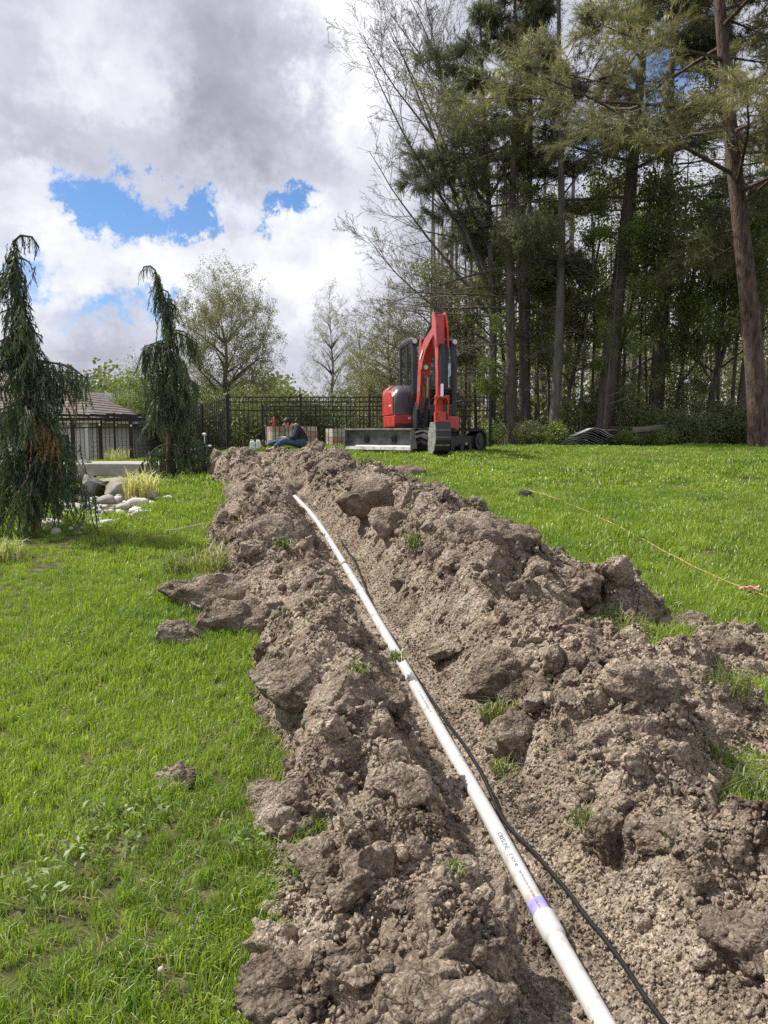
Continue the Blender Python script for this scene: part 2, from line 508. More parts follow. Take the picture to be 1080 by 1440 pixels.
def ground_px(px, py, dz=0.0):
    """point of the ground seen at a photograph pixel"""
    d = ray(px, py)
    Y = np.geomspace(0.8, 80, 1600)
    g = H(d.x * Y, Y) + dz - (EYE + d.z * Y)
    i = int(np.argmax(g > 0)) if np.any(g > 0) else len(Y) - 1
    y = Y[i]
    return Vector((d.x * y, y, Hs(d.x * y, y) + dz))

def curve_px(pts, dz=0.0):
    w = [ground_px(a, b, dz) for a, b in pts]
    w.sort(key=lambda p: p.y)
    return np.array([p.y for p in w]), np.array([p.x for p in w])

AX_Y, AX_X = curve_px([(1000, 1700), (857, 1450), (752, 1265), (682, 1142), (603, 990), (541, 893), (501, 818), (441, 728), (404, 688), (380, 672), (365, 658), (352, 648)], -0.10)
LE_Y, LE_X = curve_px([(330, 1700), (392, 1440), (420, 1300), (418, 1200), (420, 1120), (424, 1060), (372, 1000), (366, 940), (385, 880), (318, 850), (305, 800), (296, 750), (340, 706), (300, 676), (285, 655), (300, 645)])
_re = [ground_px(a_, b_, 0.06) for a_, b_ in [(1750, 1700), (1500, 1300), (1360, 1060), (1220, 960), (1110, 900), (985, 858)]] + [ground_px(a_, b_, 0.25) for a_, b_ in [(900, 832), (840, 790), (760, 752), (705, 728), (680, 708), (590, 672), (520, 655), (470, 645)]]
_re.sort(key=lambda q: q.y)
RE_Y, RE_X = np.array([q.y for q in _re]), np.array([q.x for q in _re])
def xc(y): return np.interp(y, AX_Y, AX_X)
def xl(y): return np.interp(y, LE_Y, LE_X)
def xr(y): return np.interp(y, RE_Y, RE_X)
_isl = [ground_px(905, 925), ground_px(850, 905), ground_px(1045, 1085), ground_px(1060, 1150), ground_px(1040, 985), ground_px(520, 690), ground_px(960, 870)]
ISLES = [(p.x, p.y, r, a) for p, r, a in zip(_isl, (0.38, 0.25, 0.22, 0.25, 0.3, 0.5, 0.25), (0.5, 0.3, 0.5, 0.5, 0.35, 0.35, 0.3))]
SOIL_END = 18.9

def soil_base(x, y):
    """smooth height of the dug soil over the old ground (negative: below it)"""
    u = x - xc(y)
    wl = np.maximum(xc(y) - xl(y), 0.4); wr = np.maximum(xr(y) - xc(y), 0.5)
    nz = fbm(x * 0.9, y * 0.9, seed=21, oct=3)
    nl = vnoise(y * 0.8, x * 0 + 3.3, seed=31); nr = vnoise(y * 0.7, x * 0 + 9.3, seed=37)
    al = np.interp(y, [1, 2, 4, 7, 10, 13, 15, 17, 19], [0.12, 0.16, 0.20, 0.22, 0.20, 0.14, 0.06, 0.04, 0.04]) * (1 + 0.35 * nl)
    ar = np.interp(y, [1, 2, 4, 6, 8, 11, 14, 16, 19], [0.12, 0.15, 0.20, 0.24, 0.24, 0.22, 0.16, 0.08, 0.05]) * (1 + 0.3 * nr)
    def prof(t, a, crest):
        up = sstep(0.0, crest, t); dn = 1 - sstep(crest * 0.9, 1.06, t)
        return a * up * dn ** 0.8
    tl = (-u - 0.10) / (wl - 0.10); tr = (u - 0.13) / (wr - 0.13)
    h = prof(np.clip(tl, 0, 1.4), al, 0.42) + prof(np.clip(tr, 0, 1.4), ar, np.clip(0.62 / wr, 0.22, 0.6))
    dep = 0.15 * (1 - sstep(0.12, 0.42, np.abs(u - 0.02)))
    dep = dep * sstep(SOIL_END - 0.3, 15.0, y)
    h = h - dep
    inside = np.where(u < 0, tl, tr)
    h = h + 0.07 * nz * sstep(0.35, 0.7, inside) * (1 - sstep(0.9, 1.1, inside))
    h = h - 0.10 * sstep(0.86, 1.22, inside + 0.16 * nz)
    for (ix, iy, rr, aa) in ISLES:
        h = h - aa * np.exp(-(((x - ix) / rr) ** 2 + ((y - iy) / (rr * 1.1)) ** 2)) * 0.6
    h = h - 0.3 * sstep(SOIL_END - 0.9, SOIL_END + 0.1, y)
    return h, inside, u

def soil_h(x, y):
    h, ins, u = soil_base(x, y)
    wx = x + 0.06 * fbm(x * 5, y * 5, seed=41, oct=2); wy = y + 0.06 * fbm(x * 5 + 50, y * 5, seed=43, oct=2)
    rough = sstep(0.16, 0.5, np.abs(u - 0.02)) * 0.9 + 0.1
    fade = 1 - 0.75 * sstep(0.85, 1.15, ins)
    ft = 1 - 0.85 * sstep(12.0, 15.5, y)
    big = (lumps(wx, wy, 0.52, 51) ** 0.8 * 0.17 + lumps(wx + 9, wy, 0.27, 53) ** 0.8 * 0.13) * ft
    brk = sstep(-0.1, 0.12, fbm(x * 2.2, y * 2.2, seed=67, oct=3))
    big = big + 0.05 * (brk - 0.5) * ft
    mid = (lumps(wx, wy + 4, 0.12, 55) * 0.044 + lumps(wx * 1.0 + 3, wy, 0.055, 57) * 0.028) * (0.55 + 0.9 * brk)
    fin = lumps(wx, wy, 0.028, 59) * 0.015 + fbm(x * 40, y * 40, seed=61, oct=2) * 0.004
    return h + (big - 0.07) * rough * fade + (mid - 0.02) * (0.35 + 0.65 * rough) * fade + fin * fade

def soil_material(name, dark, mid, light, speck):
    m, nt, out = _new_mat(name)
    N, L = nt.nodes, nt.links
    b = N.new('ShaderNodeBsdfPrincipled'); L.new(b.outputs[0], out.inputs[0])
    b.inputs['Roughness'].default_value = 0.95; b.inputs['Specular IOR Level'].default_value = 0.1
    g = N.new('ShaderNodeNewGeometry')
    wn = N.new('ShaderNodeTexNoise'); wn.inputs['Scale'].default_value = 18; wn.inputs['Detail'].default_value = 3; L.new(g.outputs['Position'], wn.inputs['Vector'])
    ws = N.new('ShaderNodeVectorMath'); ws.operation = 'SCALE'; L.new(wn.outputs['Color'], ws.inputs[0]); ws.inputs['Scale'].default_value = 0.05
    wp = N.new('ShaderNodeVectorMath'); wp.operation = 'ADD'; L.new(g.outputs['Position'], wp.inputs[0]); L.new(ws.outputs[0], wp.inputs[1])
    def nz(s, d=6, r=0.6):
        n = N.new('ShaderNodeTexNoise'); n.inputs['Scale'].default_value = s; n.inputs['Detail'].default_value = d; n.inputs['Roughness'].default_value = r
        L.new(g.outputs['Position'], n.inputs['Vector']); return n.outputs[0]
    def vor(s):
        v = N.new('ShaderNodeTexVoronoi'); v.inputs['Scale'].default_value = s; L.new(wp.outputs[0], v.inputs['Vector']); return v
    def ramp(f, st):
        r = N.new('ShaderNodeValToRGB'); L.new(f, r.inputs[0])
        e = r.color_ramp.elements
        e[0].position, e[0].color = st[0][0], (*st[0][1], 1); e[1].position, e[1].color = st[-1][0], (*st[-1][1], 1)
        for q, c in st[1:-1]: k = e.new(q); k.color = (*c, 1)
        return r.outputs[0]
    def mul(a, c):
        mx = N.new('ShaderNodeMix'); mx.data_type = 'RGBA'; mx.blend_type = 'MULTIPLY'; mx.inputs[0].default_value = 1.0
        L.new(a, mx.inputs[6]); L.new(c, mx.inputs[7]); return mx.outputs[2]
    a = ramp(nz(3.4, 9, 0.68), [(0.32, dark), (0.5, mid), (0.66, light)])
    a = mul(a, ramp(nz(75, 5, 0.75), [(0.34, (0.5, 0.48, 0.46)), (0.52, (1.0, 1.0, 1.0)), (0.70, (1.3, 1.28, 1.24))]))
    v1, v2, v3 = vor(48), vor(105), vor(22)
    # each grain its own tone
    sp = N.new('ShaderNodeSeparateColor'); L.new(v2.outputs['Color'], sp.inputs[0])
    a = mul(a, ramp(sp.outputs[0], [(0.0, (0.72, 0.71, 0.70)), (0.7, (1.05, 1.04, 1.03)), (1.0, (speck, speck, speck))]))
    oi = N.new('ShaderNodeObjectInfo'); rr = N.new('ShaderNodeMapRange'); L.new(oi.outputs['Random'], rr.inputs[0]); rr.inputs[3].default_value = 0.86; rr.inputs[4].default_value = 1.16
    m3 = N.new('ShaderNodeVectorMath'); m3.operation = 'SCALE'; L.new(a, m3.inputs[0]); L.new(rr.outputs[0], m3.inputs['Scale'])
    L.new(m3.outputs[0], b.inputs['Base Color'])
    def madd(x, k, y=None):
        h = N.new('ShaderNodeMath'); h.operation = 'MULTIPLY_ADD'; L.new(x, h.inputs[0]); h.inputs[1].default_value = k
        if y is None: h.inputs[2].default_value = 0
        else: L.new(y, h.inputs[2])
        return h.outputs[0]
    h = madd(v1.outputs['Distance'], -0.55); h = madd(v2.outputs['Distance'], -0.30, h); h = madd(v3.outputs['Distance'], -0.6, h); h = madd(nz(160, 5, 0.75), 0.22, h); h = madd(nz(30, 5, 0.7), 0.5, h)
    bp = N.new('ShaderNodeBump'); bp.inputs['Strength'].default_value = 1.0; bp.inputs['Distance'].default_value = 0.028
    L.new(h, bp.inputs['Height']); L.new(bp.outputs[0], b.inputs['Normal'])
soil_material('soil', (0.135, 0.104, 0.079), (0.372, 0.303, 0.234), (0.51, 0.427, 0.340), 1.5)
soil_material('soil_damp', (0.115, 0.089, 0.068), (0.262, 0.213, 0.166), (0.42, 0.352, 0.28), 1.45)

def ground_material():
    m, nt, out = _new_mat('turf')
    N, L = nt.nodes, nt.links
    b = N.new('ShaderNodeBsdfPrincipled'); L.new(b.outputs[0], out.inputs[0])
    b.inputs['Roughness'].default_value = 0.95; b.inputs['Specular IOR Level'].default_value = 0.1
    g = N.new('ShaderNodeNewGeometry')
    n = N.new('ShaderNodeTexNoise'); n.inputs['Scale'].default_value = 14; n.inputs['Detail'].default_value = 8; L.new(g.outputs['Position'], n.inputs['Vector'])
    r = N.new('ShaderNodeValToRGB'); L.new(n.outputs[0], r.inputs[0]); e = r.color_ramp.elements
    e[0].position, e[0].color = 0.35, (0.050, 0.048, 0.022, 1); e[1].position, e[1].color = 0.7, (0.135, 0.135, 0.055, 1)
    # leaf litter under the wood
    sp = N.new('ShaderNodeSeparateXYZ'); L.new(g.outputs['Position'], sp.inputs[0])
    n2 = N.new('ShaderNodeTexNoise'); n2.inputs['Scale'].default_value = 1.2; L.new(g.outputs['Position'], n2.inputs['Vector'])
    ad = N.new('ShaderNodeMath'); ad.operation = 'MULTIPLY_ADD'; L.new(n2.outputs[0], ad.inputs[0]); ad.inputs[1].default_value = 2.0; L.new(sp.outputs[1], ad.inputs[2])
    mr = N.new('ShaderNodeMapRange'); L.new(ad.outputs[0], mr.inputs[0]); mr.inputs[1].default_value = 23.4; mr.inputs[2].default_value = 24.4
    xr_ = N.new('ShaderNodeMapRange'); L.new(sp.outputs[0], xr_.inputs[0]); xr_.inputs[1].default_value = 2.2; xr_.inputs[2].default_value = 3.6
    ml = N.new('ShaderNodeMath'); ml.operation = 'MULTIPLY'; L.new(mr.outputs[0], ml.inputs[0]); L.new(xr_.outputs[0], ml.inputs[1])
    mx = N.new('ShaderNodeMix'); mx.data_type = 'RGBA'; L.new(ml.outputs[0], mx.inputs[0]); L.new(r.outputs[0], mx.inputs[6]); mx.inputs[7].default_value = (0.085, 0.06, 0.038, 1)
    L.new(mx.outputs[2], b.inputs['Base Color'])
    bp = N.new('ShaderNodeBump'); bp.inputs['Strength'].default_value = 0.7; bp.inputs['Distance'].default_value = 0.02
    L.new(n.outputs[0], bp.inputs['Height']); L.new(bp.outputs[0], b.inputs['Normal'])
ground_material()

def build_ground():
    ys = np.concatenate([np.linspace(-30, 0.5, 24)[:-1], np.geomspace(0.5, 32, 330)[:-1], np.geomspace(32, 900, 60)])
    t = np.linspace(-1, 1, 241)
    xs_ = np.sign(t) * (np.abs(t) * 16 + np.abs(t) ** 7 * 900)
    X, Y = np.meshgrid(xs_, ys)
    X = X * np.clip(0.25 + Y / 16, 0.25, 1) ** (1 - np.clip((np.abs(X) - 16) / 200, 0, 1))
    Z = H(X, Y)
    hb, ins, u = soil_base(X, Y)
    cut = (1 - sstep(0.25, 0.55, np.abs(u))) * (Y > 0.3) * (Y < SOIL_END - 0.2) * sstep(0.3, 1.0, Y)
    Z = Z - 0.5 * cut
    nr, nc = X.shape
    i = np.arange(nr - 1)[:, None] * nc + np.arange(nc - 1)[None]
    Q = np.stack([i, i + 1, i + nc + 1, i + nc], -1).reshape(-1, 4)
    me = np_mesh('ground', np.stack([X, Y, Z], -1).reshape(-1, 3), Q, smooth=True)
    tag(link_mesh('ground', me, 'turf'), kind='structure')
build_ground()

def build_soil():
    nr, nc = 800, 560
    ys = np.geomspace(0.95, SOIL_END + 0.25, nr)
    t = np.linspace(0, 1, nc)
    a = xl(ys) - 0.30; b = xr(ys) + 0.45
    b = np.minimum(b, np.maximum(xc(ys) + 0.6, 0.56 * ys + 0.9))
    X = a[:, None] + (b - a)[:, None] * t[None]
    Y = np.repeat(ys[:, None], nc, 1)
    D = soil_h(X, Y)
    D = np.maximum(D, -0.5)
    Z = H(X, Y) + D
    # ragged undercuts
    amp = 0.035 * np.clip(D * 6, 0, 1)
    X2 = X + amp * fbm(X * 6, Y * 6, Z * 9, seed=71, oct=3); Y2 = Y + amp * fbm(X * 6 + 31, Y * 6, Z * 9, seed=73, oct=3)
    i = np.arange(nr - 1)[:, None] * nc + np.arange(nc - 1)[None]
    Q = np.stack([i, i + 1, i + nc + 1, i + nc], -1).reshape(-1, 4)
    keep = (D.ravel()[Q].max(1) > -0.03) | (np.abs((X - xc(Y)).ravel()[Q]).min(1) < 0.75)
    me = np_mesh('dug_soil', np.stack([X2, Y2, Z], -1).reshape(-1, 3), Q[keep], smooth=True)
    tag(link_mesh('dug_soil', me, 'soil'), kind='structure')
    return X2, Y2, Z, D
SX, SY, SZ, SD = build_soil()

def rock_shape(seed, sub=2, squash=(1, 1, 0.75), rough=0.35, freq=1.6, facet=0.0):
    bm = bmesh.new(); bmesh.ops.create_icosphere(bm, subdivisions=sub, radius=1.0)
    V = np.array([v.co[:] for v in bm.verts]); T = np.array([[v.index for v in f.verts] for f in bm.faces]); bm.free()
    n = fbm(V[:, 0] * freq + seed * 3.1, V[:, 1] * freq, V[:, 2] * freq, seed=seed, oct=4, gain=0.55)
    V = V * (1 + rough * n)[:, None]
    if facet:
        rg = np.random.default_rng(seed)
        for _ in range(7):
            d = rg.normal(size=3); d /= np.linalg.norm(d); lim = rg.uniform(0.55, 0.9)
            s = V @ d; over = np.clip(s - lim, 0, None); V = V - over[:, None] * d * facet
    return V * np.array(squash), T

def build_crumbs():
    rg = np.random.default_rng(4)
    temps = []
    for k in range(7):
        V, T = rock_shape(100 + k, 2 if k < 4 else 1, (1, rg.uniform(0.7, 1), rg.uniform(0.55, 0.85)), 0.45, 1.7, 0.7)
        temps.append((V, None, T))
    n = 80000
    y = np.exp(rg.uniform(np.log(1.2), np.log(SOIL_END - 0.2), n * 3))
    x = xl(y) - 0.18 + (np.minimum(xr(y) + 0.3, 0.56 * y + 0.7) - xl(y) + 0.18) * rg.random(n * 3)
    D = soil_h(x, y)
    hb, ins, u = soil_base(x, y)
    ok = (D > -0.012) | (np.abs(u) < 0.45)
    ok &= (np.abs(u) > 0.10) | (rg.random(len(x)) < 0.3)
    x, y, D = x[ok][:n], y[ok][:n], D[ok][:n]
    s = 0.0036 * np.exp(np.abs(rg.normal(0, 0.72, len(x)))) * np.clip(0.75 + y * 0.10, 0.8, 1.7)
    s = np.minimum(s, 0.055)
    uu = x - xc(y); s = np.where((uu > 0.0) & (uu < 0.26), np.minimum(s, 0.009), s)
    P = np.stack([x, y, H(x, y) + D + s * 0.25], 1)
    rot = rg.uniform(0, 6.28, (len(x), 3)) * np.array([0.25, 0.25, 1])
    pick = rg.integers(0, 7, len(x))
    # hand-sized lumps of damp soil among them
    for k in range(5):
        V, T = rock_shape(140 + k, 4, (1, rg.uniform(0.7, 1), rg.uniform(0.55, 0.8)), 0.40, 1.1, 0.9)
        U_ = V / np.linalg.norm(V, axis=1, keepdims=True); V = V + U_ * (lumps3(V, 0.5, k) * 0.22 + lumps3(V, 0.22, k + 3) * 0.11)[:, None]
        temps.append((V, None, T, 1 if k < 4 else 0))
    q = 1500
    yl = np.exp(rg.uniform(np.log(1.4), np.log(17.5), q)); a_ = xl(yl) - 0.08; b_ = np.minimum(xr(yl) + 0.12, 0.56 * yl + 0.5); xl_ = a_ + (b_ - a_) * rg.random(q)
    hb, ins, ul = soil_base(xl_, yl); Dl = soil_h(xl_, yl)
    ok = (np.abs(ul) > 0.2) & (Dl > -0.01); xl_, yl, Dl = xl_[ok], yl[ok], Dl[ok]
    sl = 0.022 * np.exp(np.abs(rg.normal(0, 0.55, len(xl_)))) * np.clip(0.6 + yl * 0.09, 0.7, 1.5); sl = np.minimum(sl, 0.11)
    P = np.concatenate([P, np.stack([xl_, yl, H(xl_, yl) + Dl + sl * 0.12], 1)]); s = np.concatenate([s, sl])
    rot = np.concatenate([rot, rg.uniform(0, 6.28, (len(xl_), 3)) * np.array([0.2, 0.2, 1])]); pick = np.concatenate([pick, rg.integers(7, 12, len(xl_))])
    # crumbs flung on to the grass along both edges
    q = 1300
    yl = np.exp(rg.uniform(np.log(1.4), np.log(17.5), q)); off = np.abs(rg.normal(0, 0.15, q)); side = rg.random(q) < 0.5
    xe = np.where(side, xl(yl) + 0.05 - off, xr(yl) - 0.1 + off * 1.6); sl = 0.0045 * np.exp(np.abs(rg.normal(0, 0.6, q))) * np.clip(0.7 + yl * 0.08, 0.8, 1.6)
    P = np.concatenate([P, np.stack([xe, yl, H(xe, yl) + 0.012 + sl * 0.4], 1)]); s = np.concatenate([s, sl]); rot = np.concatenate([rot, rg.uniform(0, 6.28, (q, 3))]); pick = np.concatenate([pick, rg.integers(0, 7, q)])
    me = scatter_mesh('soil_crumbs', temps, P, rot, s, pick, ['soil', 'soil_damp'])
    tag(scatter_obj('soil_crumbs', me), 'loose crumbs of brown soil strewn over the spoil banks', 'soil', kind='stuff')
build_crumbs()

# ------------------------------------------------------------------ lawn
leafy('grass_blade', (0.112, 0.225, 0.026), (0.365, 0.480, 0.080), trans=0.48, rough=0.42, scale=0.9, gloss=0.04, tcol=(1.2, 1.15, 0.45))
leafy('straw_blade', (0.28, 0.26, 0.12), (0.40, 0.37, 0.20), trans=0.3, scale=2.0, gloss=0.03)

def blade_tuft(seed, n, rad, h, w, lean=0.5, flat=0.0):
    rg = np.random.default_rng(seed)
    V, Q, T = [], [], []
    for i in range(n):
        a = rg.uniform(0, 6.28); r = rad * math.sqrt(rg.random())
        b = np.array([r * math.cos(a), r * math.sin(a), -0.01])
        az = rg.uniform(0, 6.28); l = h * rg.uniform(0.55, 1.15); ln = lean * rg.uniform(0.2, 1.3)
        d = np.array([math.cos(az), math.sin(az), 0]); s = np.array([-d[1], d[0], 0]) * w * 0.5 * rg.uniform(0.7, 1.2)
        if rg.random() < 0.5:
            t_ = rg.uniform(-0.8, 0.8); s = s * math.cos(t_) + d * w * 0.5 * math.sin(t_)
        p1 = b + d * l * 0.22 * ln + np.array([0, 0, l * 0.55]); p2 = b + d * l * ln * 0.85 + np.array([0, 0, l * max(0.25, 1 - 0.55 * ln)])
        k = len(V)
        V += [b - s, b + s, p1 + s * 0.85, p1 - s * 0.85, p2]
        Q.append((k, k + 1, k + 2, k + 3)); T.append((k + 3, k + 2, k + 4))
    return np.array(V), Q, T

def lawn_ok(x, y):
    D = soil_h(x, y)
    ok = (D < 0.012) | (y > SOIL_END + 0.2) | (x < xl(y) - 0.35) | (x > xr(y) + 0.6)
    u = np.abs(x - xc(y))
    ok &= (u > 0.5) | (y > SOIL_END + 0.1)
    # stone bed, cedar feet and the wood floor stay free
    bed = ((x + 3.55 + 0.45 * np.clip(y - 9.6, -2, 4)) / (0.75 + 0.10 * np.clip(y - 9, 0, 4))) ** 2 + ((y - 10.4) / 2.1) ** 2
    ok &= bed > 1.05 + 0.25 * vnoise(x * 3, y * 3, seed=9)
    ok &= ~((x > 2.6) & (y > 22.6 + 0.6 * vnoise(x * 0.8, y * 0 + 2, seed=12)))
    return ok

def build_grass():
    rg = np.random.default_rng(8)
    temps = []
    for k in range(4): temps.append(blade_tuft(200 + k, 22, 0.045, 0.085, 0.0042, 0.55))
    for k in range(4): temps.append(blade_tuft(220 + k, 55, 0.11, 0.085, 0.0075, 0.55))
    for k in range(4): temps.append(blade_tuft(240 + k, 70, 0.22, 0.085, 0.017, 0.55))
    Ps, Rs, Ss, Ks = [], [], [], []
    def zone(y0, y1, dens, k0, sc):
        xm = 0.54 * y1 + 0.8
        n = int(dens * (y1 - y0) * 2 * xm)
        x = rg.uniform(-xm, xm, n); y = rg.uniform(y0, y1, n)
        ok = (np.abs(x) < 0.53 * y + 0.6) & lawn_ok(x, y)
        x, y = x[ok], y[ok]
        p = fbm(x * 0.7, y * 0.7, seed=15, oct=3)
        thin = rg.random(len(x)) < 0.99 + 0.12 * p
        x, y, p = x[thin], y[thin], p[thin]
        Ps.append(np.stack([x, y, H(x, y)], 1))
        r = np.zeros((len(x), 3)); r[:, 2] = rg.uniform(0, 6.28, len(x)); r[:, :2] = rg.normal(0, 0.14, (len(x), 2))
        Rs.append(r)
        Ss.append(sc * (0.95 + 0.35 * p) * rg.uniform(0.75, 1.25, len(x)))
        Ks.append(rg.integers(k0, k0 + 4, len(x)))
    zone(1.1, 3.6, 800, 0, 1.0)
    zone(3.6, 6.0, 560, 0, 1.05)
    zone(6.0, 10.5, 130, 4, 1.0)
    zone(10.5, 24.0, 42, 8, 0.85)
    me = scatter_mesh('lawn_grass', temps, np.concatenate(Ps), np.concatenate(Rs), np.concatenate(Ss), np.concatenate(Ks), ['grass_blade'])
    tag(scatter_obj('lawn_grass', me), 'bright green uncut lawn grass on both sides of the trench', 'grass', kind='stuff')
    # dry stems among the green
    tp = [blade_tuft(260 + k, 3, 0.03, 0.10, 0.0035, 1.2) for k in range(3)]
    n = 2200
    y = np.exp(rg.uniform(np.log(1.3), np.log(16), n)); x = rg.uniform(-1, 1, n) * (0.52 * y + 0.3)
    ok = lawn_ok(x, y); x, y = x[ok], y[ok]
    ok = fbm(x * 1.5, y * 1.5, seed=88, oct=2) > rg.uniform(-0.5, 0.5, len(x)); x, y = x[ok], y[ok]
    y2 = np.exp(rg.uniform(np.log(1.5), np.log(14), 700)); x2 = xl(y2) + (np.minimum(xr(y2), 0.56 * y2 + 0.4) - xl(y2)) * rg.random(700)
    ok = (np.abs(x2 - xc(y2)) > 0.2) & (fbm(x2 * 2.5, y2 * 2.5, seed=91, oct=2) > 0.05); x2, y2 = x2[ok], y2[ok]
    zz = np.concatenate([H(x, y) + 0.01, H(x2, y2) + soil_h(x2, y2) + 0.004]); x, y = np.concatenate([x, x2]), np.concatenate([y, y2])
    r = np.zeros((len(x), 3)); r[:, 2] = rg.uniform(0, 6.28, len(x)); r[-len(x2):, :2] = rg.normal(0, 0.8, (len(x2), 2))
    me = scatter_mesh('dry_stems', tp, np.stack([x, y, zz], 1), r, np.clip(y / 5, 0.8, 2.2), rg.integers(0, 3, len(x)), ['straw_blade'])
    tag(scatter_obj('dry_stems', me), 'pale dry grass stems lying among the green lawn', 'grass', kind='stuff')
build_grass()

# ------------------------------------------------------------------ pipe, cables, line
solid('pvc', (0.44, 0.39, 0.33), 0.36, scale=11, spec=0.5, col2=(0.56, 0.56, 0.55), lo=0.33, hi=0.43)
solid('primer', (0.36, 0.33, 0.80), 0.35, var=0.18, scale=30)
solid('pvc_ink', (0.10, 0.12, 0.16), 0.7, var=0.1)
solid('cable_black', (0.014, 0.014, 0.015), 0.62, var=0.2, scale=40, spec=0.2)
solid('orange_line', (0.66, 0.36, 0.20), 0.6, var=0.1)
solid('pink_tape', (0.80, 0.28, 0.36), 0.5, var=0.1)
solid('twine', (0.62, 0.66, 0.50), 0.8, var=0.1)
solid('dark_stone', (0.05, 0.05, 0.055), 0.8, var=0.3, bump=0.01)

def catmull(pts, n=8):
    P = [Vector(p) for p in pts]; P = [P[0] * 2 - P[1]] + P + [P[-1] * 2 - P[-2]]
    out = []
    for i in range(1, len(P) - 2):
        for k in range(n):
            t = k / n; a, b, c, d = P[i - 1:i + 3]
            out.append(0.5 * ((2 * b) + (c - a) * t + (2 * a - 5 * b + 4 * c - d) * t * t + (3 * b - a - 3 * c + d) * t ** 3))
    out.append(P[-2]); return out

def soil_top(x, y): return float((H(np.array([x]), np.array([y])) + soil_h(np.array([x]), np.array([y])))[0])
def floor_z(y):
    x = float(xc(y)); return Hs(x, y) - 0.15

PR = 0.0295
def build_pipe():
    root = thing('pvc_pipe', 'long white plastic pipe with purple primed joint lying in the trench', 'pipe')
    path = []
    for (px, py) in [(1000, 1700), (857, 1450), (752, 1265), (682, 1142), (603, 990), (541, 893), (501, 818), (441, 728), (404, 688), (384, 676)]:
        g = ground_px(px, py, -0.10); path.append(Vector((g.x, g.y, 0)))
    _ys = np.array([q.y for q in path]); _cf = np.polyfit(_ys, [q.x for q in path], 4); path = [Vector((float(np.polyval(_cf, q.y)), q.y, 0)) for q in path]
    sm = catmull(path, 10)
    zz = [floor_z(p.y) + PR + 0.012 for p in sm]
    for p, z in zip(sm, zz): p.z = z
    zs = [p.z for p in sm]
    for _ in range(6): zs = [zs[0]] + [(zs[i - 1] + zs[i] + zs[i + 1]) / 3 for i in range(1, len(zs) - 1)] + [zs[-1]]
    for p, z in zip(sm, zs): p.z = z
    sm[-1].z -= 0.05; sm[-2].z -= 0.03
    L = [0.0]
    for i in range(1, len(sm)): L.append(L[-1] + (sm[i] - sm[i - 1]).length)
    def pos(s):
        i = max(0, min(len(L) - 2, int(np.searchsorted(L, s)) - 1)); t = (s - L[i]) / (L[i + 1] - L[i])
        return sm[i].lerp(sm[i + 1], t)
    def s_at(px, py):
        g = ground_px(px, py, -0.06); return L[min(range(len(sm)), key=lambda i: (sm[i].xy - g.xy).length)] if False else min(np.linspace(0, L[-1], 900), key=lambda s: (pos(s).xy - g.xy).length)
    j1 = s_at(768, 1288); j2 = s_at(503, 826)
    cuts = [0, j1, j2, L[-1]]
    for a, b in zip(cuts[:-1], cuts[1:]):
        ss = np.linspace(a, b, max(6, int((b - a) / 0.12)))
        MB().tube([pos(s) for s in ss], PR, 24).build('pipe_section', 'pvc', root, smooth=True)
    for j in (j1, j2):
        m = MB(); ss = [j - 0.052, j - 0.046, j - 0.036, j + 0.046, j + 0.050]
        m.tube([pos(s) for s in ss], [PR + 0.0005, PR + 0.003, PR + 0.0062, PR + 0.0066, PR + 0.005], 24)
        m.build('bell_socket', 'pvc', root, smooth=True)
        m = MB(); ss = np.linspace(j + 0.052, j + (0.105 if j == j1 else 0.07), 5)
        m.tube([pos(s) for s in ss], PR + 0.0008, 24, cap=False); m.build('primer_band', 'primer', root, smooth=True)
    # printed line, wrapped on the pipe
    def print_on(txt, s0, size, ang, flip=1):
        cu = bpy.data.curves.new('print', 'FONT'); cu.body = txt; cu.size = size
        ob = bpy.data.objects.new('print', cu); COL.objects.link(ob)
        dg = bpy.context.evaluated_depsgraph_get(); me = bpy.data.meshes.new_from_object(ob.evaluated_get(dg))
        bpy.data.objects.remove(ob); bpy.data.curves.remove(cu)
        bm = bmesh.new(); bm.from_mesh(me); bmesh.ops.triangulate(bm, faces=bm.faces[:])
        bmesh.ops.remove_doubles(bm, verts=bm.verts[:], dist=1e-5)
        for v in bm.verts:
            s = s0 - v.co.x
            p = pos(s); t = (pos(s + 0.02) - pos(s - 0.02)).normalized()
            side = t.cross(Vector((0, 0, 1))).normalized(); up = side.cross(t)
            a = ang + (v.co.y - size * 0.35) / PR
            v.co = p + (side * math.sin(a) + up * math.cos(a)) * (PR + 0.0012)
        bm.to_mesh(me); bm.free()
        link_mesh('printed_lettering', me, 'pvc_ink', root)
    a = -0.36
    s = s_at(692, 1166)
    print_on('CRESLINE', s, 0.022, a)
    print_on('3" SCH 40', s - 0.12, 0.016, a); print_on('260 PSI WATER AT 73F PVC 1120 ASTM D1785', s - 0.21, 0.0115, a)
    s = s_at(612, 1008)
    print_on('PVC 1120  SCH 40   260 PSI WATER AT 73F', s + 0.35, 0.014, a)
    s = s_at(562, 925)
    print_on('CRESLINE  3" SCH 40', s + 0.2, 0.018, a)
    return root, pos, L
PIPE, pipe_pos, PIPE_L = build_pipe()

